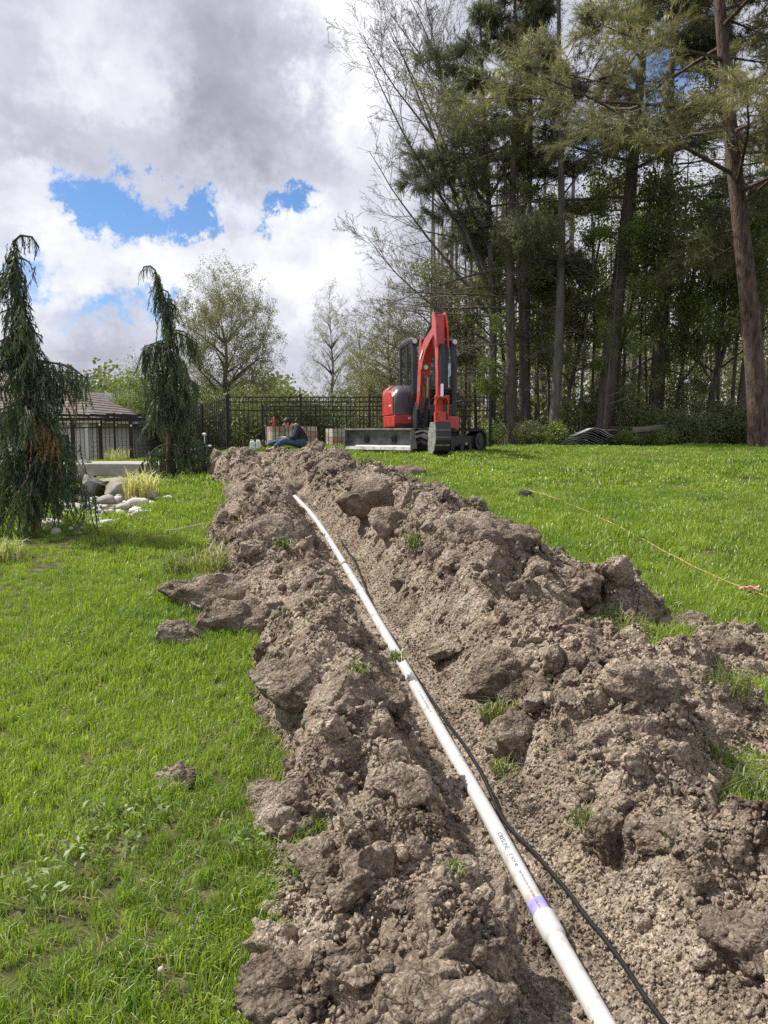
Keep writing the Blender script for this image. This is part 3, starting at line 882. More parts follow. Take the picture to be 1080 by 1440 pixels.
def build_cables():
    rg = random.Random(3)
    def run(pxs, r, name, label, lift=0.01):
        pts = []
        for px, py in pxs:
            g = ground_px(px, py, -0.12)
            z = max(soil_top(g.x, g.y) + r * 0.6, Hs(g.x, g.y) - 0.16) + lift
            pts.append(Vector((g.x, g.y, z)))
        sm = catmull(pts, 10)
        px_ = np.array([p.x for p in sm]); py_ = np.array([p.y for p in sm]); tops = np.max([H(px_ + ex, py_ + ey) + soil_h(px_ + ex, py_ + ey) for ex in (-.02, 0, .02) for ey in (-.03, 0, .03)], axis=0)
        for p, t_ in zip(sm, tops): p.z = max(p.z, float(t_) + r * 0.8)
        zs = [p.z for p in sm]
        for _ in range(3): zs = [zs[0]] + [(zs[i - 1] + zs[i] + zs[i + 1]) / 3 for i in range(1, len(zs) - 1)] + [zs[-1]]
        for p, z in zip(sm, zs): p.z = z
        m = MB(); m.tube(sm, r, 8)
        tag(m.build(name, 'cable_black', smooth=True), label, 'cable')
    run([(1100, 1650), (932, 1440), (872, 1350), (822, 1286), (760, 1210), (716, 1162), (694, 1128), (664, 1073), (630, 1018), (600, 978), (570, 930), (545, 890), (520, 845), (505, 808), (492, 780), (480, 765)], 0.0078, 'black_cable', 'thick black cable running along the right of the white pipe')
    # orange string line over the lawn
    pts = []
    for px, py in [(738, 688), (760, 694), (790, 704), (830, 722), (880, 746), (930, 772), (980, 798), (1030, 822), (1062, 833), (1110, 848)]:
        g = ground_px(px, py, 0.05); pts.append(g + Vector((0, 0, 0.006 * rg.uniform(-1, 1))))
    sm = catmull(pts, 8)
    for i, p in enumerate(sm): p.x += 0.006 * math.sin(i * 0.9)
    root = thing('string_line', 'orange string line stretched over the lawn with pink tape on it', 'string', sm[0])
    m = MB(); m.M = Matrix.Translation(-sm[0]); m.tube(sm, 0.0038, 6); m.build('cord', 'orange_line', root, smooth=True)
    g = ground_px(1052, 830, 0.055); m = MB(); m.M = Matrix.Translation(g - sm[0])
    for k in range(7):
        m.box((rg.uniform(-.05, .05), rg.uniform(-.02, .02), rg.uniform(0, .02)), (rg.uniform(.05, .09), 0.012, 0.004), Euler((rg.uniform(-.8, .8), rg.uniform(-.5, .5), rg.uniform(-.6, .6))))
    m.build('pink_tape', 'pink_tape', root)
    # pale twine in the left lawn
    pts = [ground_px(px, py, 0.05) for px, py in [(232, 746), (250, 744), (275, 739), (296, 735)]]
    m = MB(); m.tube(catmull(pts, 6), 0.004, 6); tag(m.build('twine', 'twine', smooth=True), 'short pale twine lying on the left lawn near the spoil', 'twine')
    g = ground_px(739, 702, 0.0)
    V, T = rock_shape(77, 3, (0.10, 0.07, 0.075), 0.3, 1.4, 0.7)
    o = link_mesh('dark_stone', np_mesh('dark_stone', V, None, T, smooth=True), 'dark_stone', loc=g + Vector((0, 0, 0.055)))
    tag(o, 'small dark stone alone on the right lawn by the string', 'stone')
build_cables()

# ------------------------------------------------------------------ clods of soil
def clod_mesh(name, seed, size, flat=0.6, sub=5, rough=0.34):
    V, T = rock_shape(seed, sub, (1, 1, 1), rough, 1.0, 0.95)
    L_ = np.linalg.norm(V, axis=1, keepdims=True); U_ = V / L_
    V = V * np.array([1, 1, flat])
    n = fbm(V[:, 0] * 3, V[:, 1] * 3, V[:, 2] * 3, seed=seed + 5, oct=3, gain=0.6)
    l = lumps3(V, 0.42, seed) * 0.20 + lumps3(V, 0.20, seed + 3) * 0.11 + lumps3(V, 0.09, seed + 9) * 0.055
    V = (V + U_ * (0.05 * n + l)[:, None]) * size
    me = np_mesh(name, V, None, T, smooth=True); me.materials.append(MATS['soil_damp'])
    return me

def build_clods():
    # (px, py, half width m, flatness, stretch y, label)
    spec = [
        (252, 906, 0.145, 0.66, 0.9, 'square grey-brown soil clod alone on the grass left of the spoil', 0),
        (250, 1100, 0.10, 0.5, 0.8, 'small soil clod alone on the near left lawn', 0),
        (312, 846, 0.36, 0.36, 0.55, 'long overturned turf slab with grass on its left end', 0),
        (335, 800, 0.35, 0.48, 0.8, 'big rounded clod sticking out of the left bank above the turf slab', 0.12),
        (395, 1130, 0.18, 0.42, 0.8, 'pale split clod jutting over the grass on the left bank edge', 0.10),
        (412, 1168, 0.11, 0.8, 0.9, 'dark lower clod under the pale split one', 0.02),
        (462, 1200, 0.13, 0.42, 0.85, 'flat smooth-topped clod below the split clod on the left bank', 0.12),
        (408, 1400, 0.115, 0.5, 0.8, 'rounded clod at the bottom left corner of the spoil', 0.09),
        (495, 1378, 0.047, 0.7, 0.9, 'small knobbly clod beside the rounded corner clod', 0.12),
        (615, 1390, 0.16, 0.22, 1.0, 'broad smooth slab of soil nearest the camera left of the pipe', 0.10),
        (640, 1240, 0.09, 0.3, 0.9, 'low flat clod between the smooth slab and the pipe', 0.10),
        (330, 1345, 0.05, 0.5, 0.8, 'small clod in the grass near the bottom left', 0),
        (285, 1305, 0.04, 0.35, 0.8, 'tiny pale crumb of soil in the lower left grass', 0),
        (690, 888, 0.24, 0.6, 0.8, 'large dark rooty clod halfway down the right bank', 0.22),
        (690, 765, 0.25, 0.55, 0.8, 'pointed clod on the crest of the right bank', 0.30),
        (820, 862, 0.16, 0.6, 0.8, 'dark lump at the right end of the crest by the lawn', 0.22),
        (900, 1000, 0.16, 0.65, 0.8, 'dark rooty clod right of the trench below the grass patch', 0.20),
        (925, 1075, 0.10, 0.6, 1.1, 'tilted wedge clod on the near right bank', 0.20),
        (955, 1170, 0.11, 0.5, 0.8, 'wide dark clod near the right edge of the photo', 0.19),
        (850, 1180, 0.09, 0.8, 0.9, 'upright rooty sod lump right of the cable', 0.14),
        (730, 1020, 0.12, 0.8, 0.8, 'dark overhanging sod on the right trench wall with grass on top', 0.14),
        (480, 985, 0.17, 0.6, 0.9, 'big rounded clod of the left bank beside the pipe', 0.18),
        (410, 960, 0.17, 0.6, 0.8, 'dark rough clod at the grass edge of the left bank', 0.14),
        (430, 840, 0.2, 0.6, 0.8, 'rough clod on the left bank above a grass tuft', 0.24),
        (400, 750, 0.26, 0.6, 0.8, 'dark clod in the middle of the left bank', 0.24),
        (340, 684, 0.30, 0.5, 0.8, 'large dark clod at the far end of the left bank', 0.02),
        (470, 676, 0.32, 0.7, 0.8, 'steep dark clod at the far end of the right bank', 0.1),
        (570, 668, 0.34, 0.6, 0.8, 'broad dark clod where the right bank meets the far lawn', 0.26),
        (620, 702, 0.30, 0.5, 0.8, 'dark clod on the outer foot of the far right bank', 0.18),
        (560, 735, 0.28, 0.6, 0.8, 'dark hanging clod over the trench on the far right bank', 0.26),
        (965, 880, 0.15, 0.55, 0.9, 'pale clod out on the lawn side of the right spoil', 0.10),
        (1030, 905, 0.16, 0.45, 0.8, 'flat crumbly clod at the far right of the spoil', 0.08),
        (1000, 950, 0.13, 0.5, 0.8, 'low clod between two grass patches at right', 0.08),
        (1065, 1030, 0.11, 0.5, 0.8, 'sharp-edged clod at the right edge above a grass tuft', 0.16),
        (745, 790, 0.16, 0.5, 0.9, 'middling clod on the outer slope of the right bank', 0.30),
        (600, 800, 0.12, 0.55, 0.9, 'lone clod low on the right trench wall', 0.10),
        (545, 1010, 0.09, 0.6, 0.9, 'squarish clod hanging at the left trench edge', 0.06),
        (530, 1120, 0.06, 0.6, 0.9, 'small dark clod in the middle of the near left bank', 0.10),
        (1050, 1235, 0.12, 0.5, 0.9, 'large pale clod at the right edge near the bottom', 0.18),
        (1010, 1330, 0.08, 0.5, 0.9, 'pale clod in the lower right corner area', 0.10),
    ]
    rg = random.Random(12)
    for i, (px, py, s, fl, sy, lab, dz) in enumerate(spec):
        g = ground_px(px, py, 0.0)
        for _ in range(3 if dz > 0 else 0):
            g = ground_px(px, py, max(0.0, soil_top(g.x, g.y) - Hs(g.x, g.y)))
        du = g.x - float(xc(g.y))
        if abs(du) < 0.16 + s * 0.9 and g.y < 15: g.x = float(xc(g.y)) + math.copysign(0.16 + s * 0.9, du if abs(du) > 0.02 else 1)
        z = soil_top(g.x, g.y) if (float(xl(g.y)) - 0.12 < g.x < float(xr(g.y)) + 0.2) else Hs(g.x, g.y)
        z = max(z, Hs(g.x, g.y)) if dz > 0 else Hs(g.x, g.y)
        s *= 0.92
        me = clod_mesh('soil_clod', 300 + i, s, fl, 5 if g.y < 6 else 4)
        o = link_mesh('soil_clod', me, loc=(g.x, g.y, z + s * fl * (-0.12 if dz > 0 else 0.2)), rot=(rg.uniform(-.25, .25), rg.uniform(-.25, .25), rg.uniform(-.6, .6)))
        o.scale = (1, sy, 1)
        tag(o, lab, 'clod', 'separate clods of dug soil')
build_clods()

# ------------------------------------------------------------------ grass tufts torn up with the soil
leafy('sod_blade', (0.10, 0.16, 0.035), (0.30, 0.31, 0.12), trans=0.4, scale=3.0, gloss=0.05)
def build_sods():
    spec = [(705, 1128, 0.10, 'green tuft growing beside the cable right of the pipe'), (713, 985, 0.16, 'bushy pale tuft on top of the dark overhanging sod'),
            (693, 940, 0.11, 'small pale tuft above the bushy one on the right bank'), (825, 1120, 0.10, 'thin straw-like tuft on the rooty lump right of the cable'),
            (950, 1215, 0.10, 'thin tuft below the wide dark clod at right'), (1050, 1150, 0.17, 'tall green tuft at the right edge of the photo'),
            (1000, 1055, 0.12, 'short green tuft above the tall one at right'), (1030, 985, 0.2, 'wide pale tuft near the right edge below the string'),
            (450, 868, 0.12, 'green tuft on the left bank right of the turf slab'), (400, 862, 0.12, 'dry tuft between turf slab and left bank'),
            (585, 748, 0.18, 'tuft hanging on the far right bank above the trench'), (790, 800, 0.16, 'green tuft on the outer right bank slope'),
            (852, 872, 0.2, 'dark green tuft behind the dark lump at the lawn edge'), (890, 925, 0.22, 'dense green tuft in the grass gap of the right spoil'),
            (560, 958, 0.09, 'thin tuft at the left trench edge beside the pipe'), (500, 965, 0.10, 'tuft on the big rounded left clod'),
            (515, 655, 0.24, 'wide grassy sod on the far end of the right bank'), (395, 770, 0.14, 'dry tuft on the middle of the left bank'),
            (640, 1270, 0.05, 'tiny tuft in the gap between slab and pipe'), (300, 828, 0.3, 'grass fringe on the back of the turf slab'),
            (250, 832, 0.22, 'pale grass bent over the left end of the turf slab'), (420, 1030, 0.1, 'dry grass at the left bank edge')]
    rg = np.random.default_rng(5)
    for i, (px, py, s, lab) in enumerate(spec):
        g = ground_px(px, py, 0.0)
        for _ in range(3):
            g = ground_px(px, py, max(-0.12, min(0.4, soil_top(g.x, g.y) - Hs(g.x, g.y))) if (float(xl(g.y)) - 0.1 < g.x < float(xr(g.y)) + 0.1) else 0.0)
        z = max(soil_top(g.x, g.y), Hs(g.x, g.y)) if (float(xl(g.y)) - 0.1 < g.x < float(xr(g.y)) + 0.1) else Hs(g.x, g.y)
        V, Q, T = blade_tuft(400 + i, int(60 if s < 0.15 else 110), s * 0.45, s * 1.0, 0.004 + 0.0006 * g.y, 0.95)
        me = np_mesh('grass_tuft', V, Q, T)
        o = link_mesh('grass_tuft', me, 'sod_blade', loc=(g.x, g.y, z + (0.14 if i in (19, 20) else 0.005)))
        tag(o, lab, 'grass tuft', 'grass tufts torn up with the soil')
build_sods()

leafy('weed_leaf', (0.11, 0.20, 0.035), (0.24, 0.33, 0.08), trans=0.45, scale=5.0, gloss=0.04)
solid('puffball', (0.45, 0.42, 0.34), 0.9, var=0.1)
def build_weeds():
    rg = random.Random(2)
    def weed(px, py, n, rad, label):
        g = ground_px(px, py)
        V, Q, T = [], [], []
        for i in range(n):
            a = rg.uniform(0, 6.28); r = rad * math.sqrt(rg.random()); l = rg.uniform(0.018, 0.04); w = l * 0.38
            c = Vector((r * math.cos(a) * 1.3, r * math.sin(a), rg.uniform(0.05, 0.10)))
            e = Euler((rg.uniform(-.6, .6), rg.uniform(-.6, .6), rg.uniform(0, 6.28))).to_matrix()
            k = len(V)
            V += [c + e @ Vector(q) for q in ((-l / 2, 0, 0), (0, -w / 2, .003), (l / 2, 0, -.004), (0, w / 2, .003))]; Q.append((k, k + 1, k + 2, k + 3))
        root = thing('broadleaf_weed', label, 'weed', g)
        link_mesh('leaves', np_mesh('leaves', [tuple(v) for v in V], Q), 'weed_leaf', root)
        m = MB()
        for i in range(9):
            a = rg.uniform(0, 6.28); r = rad * rg.uniform(.2, 1); m.cyl((r * math.cos(a) * .4, r * math.sin(a) * .4, 0), (r * math.cos(a) * 1.2, r * math.sin(a), .08), 0.0015, n=4)
        m.build('stems', 'weed_leaf', root)
    weed(185, 1165, 130, 0.14, 'pale broad-leaved weed patch in the near left lawn')
    weed(130, 1215, 90, 0.13, 'second weed patch lower left of the pale one')
    weed(345, 1215, 24, 0.06, 'small weed with few leaves beside the spoil edge')
    weed(60, 1270, 60, 0.12, 'weed patch close to the left photo edge')
    g = ground_px(224, 1388, 0.05)
    root = thing('seed_head', 'white round seed head on a stalk in the lower left lawn', 'flower', (g.x, g.y, Hs(g.x, g.y)))
    MB().cyl((0, 0, 0), (0.005, 0, 0.085), 0.0016, n=6).build('stalk', 'weed_leaf', root)
    V, T = rock_shape(9, 2, (0.008, 0.008, 0.008), 0.12); link_mesh('head', np_mesh('head', V, None, T, smooth=True), 'puffball', root, loc=(0.005, 0, 0.092))
build_weeds()

# ------------------------------------------------------------------ mini excavator
solid('exc_red', (0.50, 0.046, 0.032), 0.36, var=0.2, scale=5, spec=0.5, coat=0.35)
solid('exc_dark', (0.028, 0.030, 0.036), 0.42, var=0.2, scale=4, spec=0.5)
solid('exc_grey', (0.055, 0.060, 0.070), 0.34, var=0.12, scale=4, spec=0.5, coat=0.25)
solid('exc_steel', (0.20, 0.195, 0.185), 0.55, metal=0.55, var=0.35, scale=7, bump=0.004, bscale=18)
solid('exc_worn_or_lit', (0.46, 0.45, 0.43), 0.45, metal=0.6, var=0.3, scale=9)  # bare worn steel; also the sunlit tone painted on one bucket cheek
solid('exc_chrome', (0.75, 0.75, 0.74), 0.12, metal=1.0, var=0.05)
solid('exc_rubber', (0.030, 0.029, 0.028), 0.8, var=0.4, scale=8, bump=0.004)
solid('exc_mud', (0.20, 0.17, 0.14), 0.9, var=0.35, scale=9, bump=0.006)
solid('exc_white', (0.78, 0.76, 0.74), 0.5, var=0.05)
solid('exc_yellow', (0.75, 0.52, 0.04), 0.5, var=0.05)
solid('exc_lamp', (0.70, 0.70, 0.66), 0.12, var=0.08, spec=0.8)
solid('exc_seat', (0.05, 0.05, 0.055), 0.8, var=0.2)
glassy('exc_glass', (0.50, 0.60, 0.63))

def build_excavator():
    gx, gy = 0.93, 18.0
    gz = Hs(gx, gy) - 0.01
    root = thing('mini_excavator', 'red and dark grey mini excavator with folded boom standing on the lawn', 'excavator', (gx, gy, gz))
    MU = Matrix.Rotation(R(-128), 4, 'Z')         # tracks and blade
    MH = Matrix.Rotation(R(-78), 4, 'Z')          # house, cab and boom
    def U(): m = MB(); m.M = MU.copy(); return m
    def Hh(): m = MB(); m.M = MH.copy(); return m
    # ---- undercarriage
    def stadium(l, h, n=14, grow=0.0):
        r = h / 2; pts = []
        for k in range(n + 1):
            a = -PI / 2 + PI * k / n; pts.append((l / 2 - r + (r + grow) * math.cos(a), r + (r + grow) * math.sin(a)))
        for k in range(n + 1):
            a = PI / 2 + PI * k / n; pts.append((-l / 2 + r + (r + grow) * math.cos(a), r + (r + grow) * math.sin(a)))
        return pts
    for sy in (-1, 1):
        yc = sy * 0.78
        m = U(); outer = stadium(2.45, 0.52); inner = [(x * 0.97, 0.035 + z * 0.866) for x, z in outer]; n = len(outer)
        vs = []
        for d in (yc - 0.19, yc + 0.19):
            vs += [(x, d, z) for x, z in outer] + [(x, d, z) for x, z in inner]
        fs = []
        for i in range(n):
            j = (i + 1) % n
            fs += [(i, j, 2 * n + j, 2 * n + i), (n + i, 3 * n + i, 3 * n + j, n + j), (i, n + i, n + j, j), (2 * n + i, 2 * n + j, 3 * n + j, 3 * n + i)]
        m.add(vs, fs)
        # lugs
        per = []
        tot = 0
        for i in range(n):
            a, b = outer[i], outer[(i + 1) % n]; tot += math.dist(a, b)
        step = tot / 44; acc = 0; nxt = 0
        for i in range(n):
            a, b = outer[i], outer[(i + 1) % n]; l = math.dist(a, b)
            while nxt < acc + l:
                t = (nxt - acc) / l; p = (a[0] + (b[0] - a[0]) * t, a[1] + (b[1] - a[1]) * t); ang = math.atan2(b[1] - a[1], b[0] - a[0])
                sh = 0.055 if int(nxt / step) % 2 else -0.055
                for half in (-1, 1):
                    e = Matrix.Rotation(-ang, 3, 'Y') @ Matrix.Rotation(half * 0.35, 3, 'Z')
                    nrm = (math.sin(ang) * 0.018, -math.cos(ang) * 0.018)
                    m.box((p[0] + nrm[0], yc + half * 0.095, p[1] + nrm[1]), (0.055, 0.19, 0.04), e)
                nxt += step
            acc += l
        tr = m.build('track', 'exc_rubber', root)
        m = U(); m.box((0, yc, 0.26), (1.7, 0.16, 0.24)); m.build('track_frame', 'exc_dark', tr, bevel=0.015)
        for x, rr, nm in ((0.97, 0.20, 'idler'), (-0.97, 0.20, 'sprocket')):
            m = U(); m.cyl((x, yc - 0.15, 0.26), (x, yc + 0.15, 0.26), rr, n=18); m.cyl((x, yc - 0.17, 0.26), (x, yc + 0.17, 0.26), rr * 0.5, n=12)
            m.build(nm, 'exc_dark', tr)
        for x in (-0.55, -0.2, 0.2, 0.55):
            m = U(); m.cyl((x, yc - 0.15, 0.12), (x, yc + 0.15, 0.12), 0.075, n=12); m.build('roller', 'exc_dark', tr)
    m = U(); m.box((0, 0, 0.36), (1.1, 1.25, 0.24)); m.cyl((0, 0, 0.44), (0, 0, 0.62), 0.42, n=24); m.build('undercarriage_frame', 'exc_dark', root, bevel=0.02)
    # dozer blade: a curved plate with a cutting edge and side plates
    prof = []
    for k in range(9):
        t = k / 8; prof.append((1.62 + 0.10 * math.cos((t - 0.5) * PI) * -1 + 0.10, 0.13 + 0.39 * t))
    m = U(); poly = [(x + 0.0, z) for x, z in prof] + [(x - 0.035, z) for x, z in reversed(prof)]
    m.prism(poly, -0.90, 0.90, 'xz'); bl = m.build('dozer_blade', 'exc_steel', root)
    m = U(); m.box((1.745, 0, 0.115), (0.05, 1.82, 0.075), Euler((0, -0.3, 0))); m.build('cutting_edge', 'exc_worn_or_lit', bl)
    m = U(); m.box((1.72, 0, 0.528), (0.06, 1.82, 0.03)); m.build('top_lip', 'exc_worn_or_lit', bl)
    for sy in (-1, 1):
        m = U(); m.prism([(1.55, 0.12), (1.78, 0.1), (1.76, 0.53), (1.66, 0.53)], sy * 0.908 - 0.007, sy * 0.908 + 0.007, 'xz'); m.build('end_plate', 'exc_steel', bl)
        m = U(); m.box((1.2, sy * 0.38, 0.3), (0.95, 0.11, 0.14)); m.build('blade_arm', 'exc_dark', root, bevel=0.01)
    # ---- house
    m = Hh()
    deck = [(0.62, -0.84), (0.62, 0.04), (0.79, 0.04), (0.79, 0.59), (-0.5, 0.6), (-0.95, 0.55), (-1.10, 0.4), (-1.15, 0), (-1.10, -0.4), (-0.95, -0.70), (-0.5, -0.84)]
    m.prism(deck, 0.60, 0.66, 'xy'); m.build('deck', 'exc_dark', root)
    # red lower skirt
    m = Hh(); sk = [(0.60, -0.845), (0.60, -0.30), (-1.0, -0.30), (-1.13, -0.42), (-0.97, -0.72), (-0.5, -0.86)]
    m.prism(sk, 0.57, 0.85, 'xy'); sko = m.build('right_skirt', 'exc_red', root, bevel=0.03)
    for y, w, h in ((-0.50, 0.055, 0.05), (-0.39, 0.09, 0.03)):
        m = Hh(); m.box((0.605, y, 0.775), (0.012, w, h)); m.build('skirt_sticker', 'exc_white', sko)
    m = Hh(); m.prism([(0.60, -0.60), (0.60, -0.31), (0.607, -0.31), (0.607, -0.60)], 0.575, 0.625, 'xy'); m.build('skirt_strip', 'exc_dark', sko)  # thin dark strip laid flat on the lower skirt front
    m = Hh(); m.prism([(-1.13, -0.40), (-0.98, -0.72), (-0.78, -0.80), (-0.78, 0.60), (-0.98, 0.55), (-1.13, 0.30), (-1.18, 0)], 0.57, 1.42, 'xy'); m.build('counterweight', 'exc_red', root, bevel=0.05, seg=3)
    m = Hh(); m.prism([(0.80, 0.05), (0.80, 0.60), (-0.5, 0.60), (-0.5, 0.05)], 0.50, 0.82, 'xy'); m.build('left_skirt', 'exc_red', root, bevel=0.03)
    # rounded hood on the right of the cab
    rings = []
    for x, top, w, zb in ((0.56, 1.30, 0.60, 0.85), (0.60, 1.20, 0.58, 0.85), (0.50, 1.44, 0.64, 0.85), (0.3, 1.52, 0.67, 0.85), (-0.1, 1.54, 0.68, 0.85), (-0.5, 1.50, 0.68, 0.85), (-0.82, 1.42, 0.66, 0.85)):
        pass
    def hood_ring(x, top, right):
        pts = [(x, -0.44, 0.85), (x, right, 0.85)]
        r = 0.22
        for k in range(7):
            a = PI - (PI / 2) * k / 6
            pts.append((x, right + r + r * math.cos(a), top - r + r * math.sin(a)))
        pts += [(x, -0.44, top)]
        return pts
    m = Hh(); m.loft([hood_ring(0.585, 1.16, -0.80), hood_ring(0.575, 1.32, -0.83), hood_ring(0.52, 1.41, -0.84), hood_ring(0.42, 1.48, -0.845), hood_ring(0.25, 1.515, -0.85), hood_ring(0.0, 1.53, -0.852)])
    m.build('hood_nose', 'exc_grey', root, smooth=True)
    m = Hh(); m.loft([hood_ring(-0.004, 1.545, -0.862), hood_ring(-0.3, 1.55, -0.864), hood_ring(-0.6, 1.53, -0.86), hood_ring(-0.76, 1.47, -0.83)])
    hp = m.build('hood_side', 'exc_red', root, smooth=True)
    # the nose carries a red right flank too
    m = Hh(); m.loft([[(x, -0.8625, 0.86), (x, -0.8625, zt), (x, -0.80, zt + 0.07), (x, -0.74, zt + 0.10), (x, -0.73, zt + 0.09), (x, -0.79, zt + 0.05), (x, -0.845, zt - 0.02), (x, -0.845, 0.86)] for x, zt in ((0.50, 1.25), (0.45, 1.30), (0.3, 1.35), (0.0, 1.375))])
    hf = m.build('hood_flank', 'exc_red', root, smooth=True)
    m = Hh(); m.box((0.25, -0.865, 1.06), (0.22, 0.006, 0.03)); m.build('maker_letters', 'exc_white', hf)
    # ---- cab: posts, roof, glass
    x0, x1, y0, y1, z0, z1 = -0.72, 0.62, -0.42, 0.57, 0.84, 2.56
    cab = None
    m = Hh()
    def post(a, b, w=0.075, d=0.09): m.tube([a, b], w * 0.6, 6)
    F = [(0.62, y0), (0.62, y1)]
    for y in (y0 + 0.04, y1 - 0.04):
        m.box((0.60, y, 1.10), (0.11, 0.11, 0.55)); m.tube([(0.60, y, 1.3), (0.58, y, 2.0), (0.46, y, 2.50)], 0.072, 8)
        m.tube([(x0 + 0.05, y, 0.85), (x0 + 0.05, y, 2.46)], 0.06, 8)
    m.tube([(0.0, y1 - 0.04, 0.85), (-0.05, y1 - 0.04, 2.46)], 0.045, 8); m.tube([(0.02, y0 + 0.03, 1.5), (-0.03, y0 + 0.03, 2.46)], 0.04, 8)
    m.box((-0.05, (y0 + y1) / 2, 0.87), (1.34, 0.98, 0.08)); m.box((0.615, (y0 + y1) / 2, 0.95), (0.06, 0.9, 0.26))
    m.box((-0.05, y0 + 0.03, 1.19), (1.26, 0.05, 0.66)); m.box((-0.05, y1 - 0.03, 1.12), (1.26, 0.05, 0.5)); m.box((x0 + 0.03, (y0 + y1) / 2, 1.2), (0.05, 0.9, 0.7))
    for y in (y0 + 0.045, y1 - 0.045): m.tube([(x0 + 0.05, y, 2.46), (0.46, y, 2.49)], 0.05, 8)
    m.tube([(0.60, y0 + 0.04, 1.42), (0.60, y1 - 0.04, 1.42)], 0.03, 8)
    cab = m.build('cab_frame', 'exc_dark', root, bevel=0.012)
    m = Hh(); rf = [(x0 - 0.02, 2.47), (0.50, 2.50), (0.58, 2.50), (0.52, 2.555), (0.2, 2.59), (-0.4, 2.58), (x0 - 0.02, 2.54)]
    m.prism(rf, y0 - 0.01, y1 + 0.01, 'xz'); m.build('cab_roof', 'exc_grey', cab, bevel=0.025, seg=3)
    m = Hh(); m.add([(0.603, y0 + 0.06, 1.44), (0.603, y1 - 0.06, 1.44), (0.583, y1 - 0.06, 2.0), (0.583, y0 + 0.06, 2.0)], [(0, 1, 2, 3)]); m.add([(0.583, y0 + 0.06, 2.0), (0.583, y1 - 0.06, 2.0), (0.462, y1 - 0.06, 2.47), (0.462, y0 + 0.06, 2.47)], [(0, 1, 2, 3)])
    m.build('windscreen', 'exc_glass', cab)
    m = Hh(); m.add([(0.58, y0 + 0.018, 1.52), (0.02, y0 + 0.018, 1.52), (-0.03, y0 + 0.018, 2.44), (0.46, y0 + 0.018, 2.44), (0.56, y0 + 0.018, 2.05)], [(0, 1, 2, 3, 4)]); m.build('right_window', 'exc_glass', cab)
    m = Hh(); m.add([(0.0, y0 + 0.018, 1.52), (x0 + 0.06, y0 + 0.018, 1.52), (x0 + 0.06, y0 + 0.018, 2.44), (-0.05, y0 + 0.018, 2.44)], [(0, 1, 2, 3)]); m.build('right_rear_window', 'exc_glass', cab)
    m = Hh(); m.add([(0.56, y1 - 0.03, 1.36), (x0 + 0.06, y1 - 0.03, 1.36), (x0 + 0.06, y1 - 0.03, 2.44), (0.46, y1 - 0.03, 2.44)], [(0, 1, 2, 3)]); m.build('left_window', 'exc_glass', cab)
    m = Hh(); m.add([(x0 + 0.04, y0 + 0.06, 1.5), (x0 + 0.04, y1 - 0.06, 1.5), (x0 + 0.04, y1 - 0.06, 2.44), (x0 + 0.04, y0 + 0.06, 2.44)], [(0, 1, 2, 3)]); m.build('rear_window', 'exc_glass', cab)
    m = Hh(); m.box((-0.25, 0.08, 1.18), (0.46, 0.46, 0.14)); m.box((-0.45, 0.08, 1.52), (0.13, 0.46, 0.6), Euler((0, -0.15, 0))); m.box((-0.48, 0.08, 1.9), (0.1, 0.26, 0.18)); m.build('operator_seat', 'exc_seat', cab, bevel=0.04)
    m = Hh()
    for y in (-0.22, 0.36):
        m = Hh(); m.box((-0.05, y, 1.25), (0.5, 0.12, 0.1)); m.tube([(0.12, y, 1.28), (0.17, y, 1.5)], 0.02, 6); m.build('control_console', 'exc_seat', cab, bevel=0.02)
    for y, z in ((y0 + 0.03, 2.47), (y1 - 0.03, 2.47)):
        m = Hh(); m.tube([(0.52, y, z), (0.58, y, z), (0.63, y, z)], [0.05, 0.07, 0.075], 12); wl = m.build('work_light', 'exc_dark', cab)
        m = Hh(); m.tube([(0.631, y, z), (0.640, y, z)], [0.058, 0.05], 12); m.build('lamp_lens', 'exc_lamp', wl)
    # mirror arm and hand rail
    m = Hh(); m.tube([(0.62, y0 - 0.02, 0.9), (0.70, y0 - 0.06, 1.0), (0.70, y0 - 0.06, 1.28), (0.62, y0, 1.34)], 0.016, 6); m.build('hand_rail', 'exc_dark', root)
    # ---- swing bracket, boom, arm, bucket
    yb = -0.30
    m = Hh(); m.box((0.82, yb, 0.72), (0.42, 0.30, 0.34)); m.prism([(0.72, 0.5), (1.10, 0.52), (1.14, 0.95), (1.0, 1.12), (0.78, 0.95)], yb - 0.17, yb - 0.12, 'xz'); m.prism([(0.72, 0.5), (1.10, 0.52), (1.14, 0.95), (1.0, 1.12), (0.78, 0.95)], yb + 0.12, yb + 0.17, 'xz')
    m.build('swing_bracket', 'exc_dark', root, bevel=0.012)
    def beam(ctr, hts, w, name, mat, bev=0.014):
        ctr = [Vector(c) for c in ctr]; up, lo = [], []
        for i, c in enumerate(ctr):
            t = (ctr[min(i + 1, len(ctr) - 1)] - ctr[max(i - 1, 0)]).normalized(); nrm = Vector((-t.y, t.x))
            up.append(c + nrm * hts[i] / 2); lo.append(c - nrm * hts[i] / 2)
        mm = Hh(); k = len(ctr)
        ws = w if isinstance(w, (list, tuple)) else [w] * k
        rings = [[(lo[i].x, yb - ws[i] / 2, lo[i].y), (lo[i].x, yb + ws[i] / 2, lo[i].y), (up[i].x, yb + ws[i] / 2, up[i].y), (up[i].x, yb - ws[i] / 2, up[i].y)] for i in range(k)]
        mm.loft(rings); return mm.build(name, mat, root, bevel=bev)
    boom = beam([(1.02, 0.95), (1.03, 1.30), (1.07, 1.68), (1.18, 2.04), (1.50, 2.28), (1.92, 2.44), (2.22, 2.54)], [0.16, 0.24, 0.32, 0.36, 0.28, 0.21, 0.17], [0.28, 0.22, 0.20, 0.20, 0.19, 0.18, 0.17], 'boom', 'exc_red')
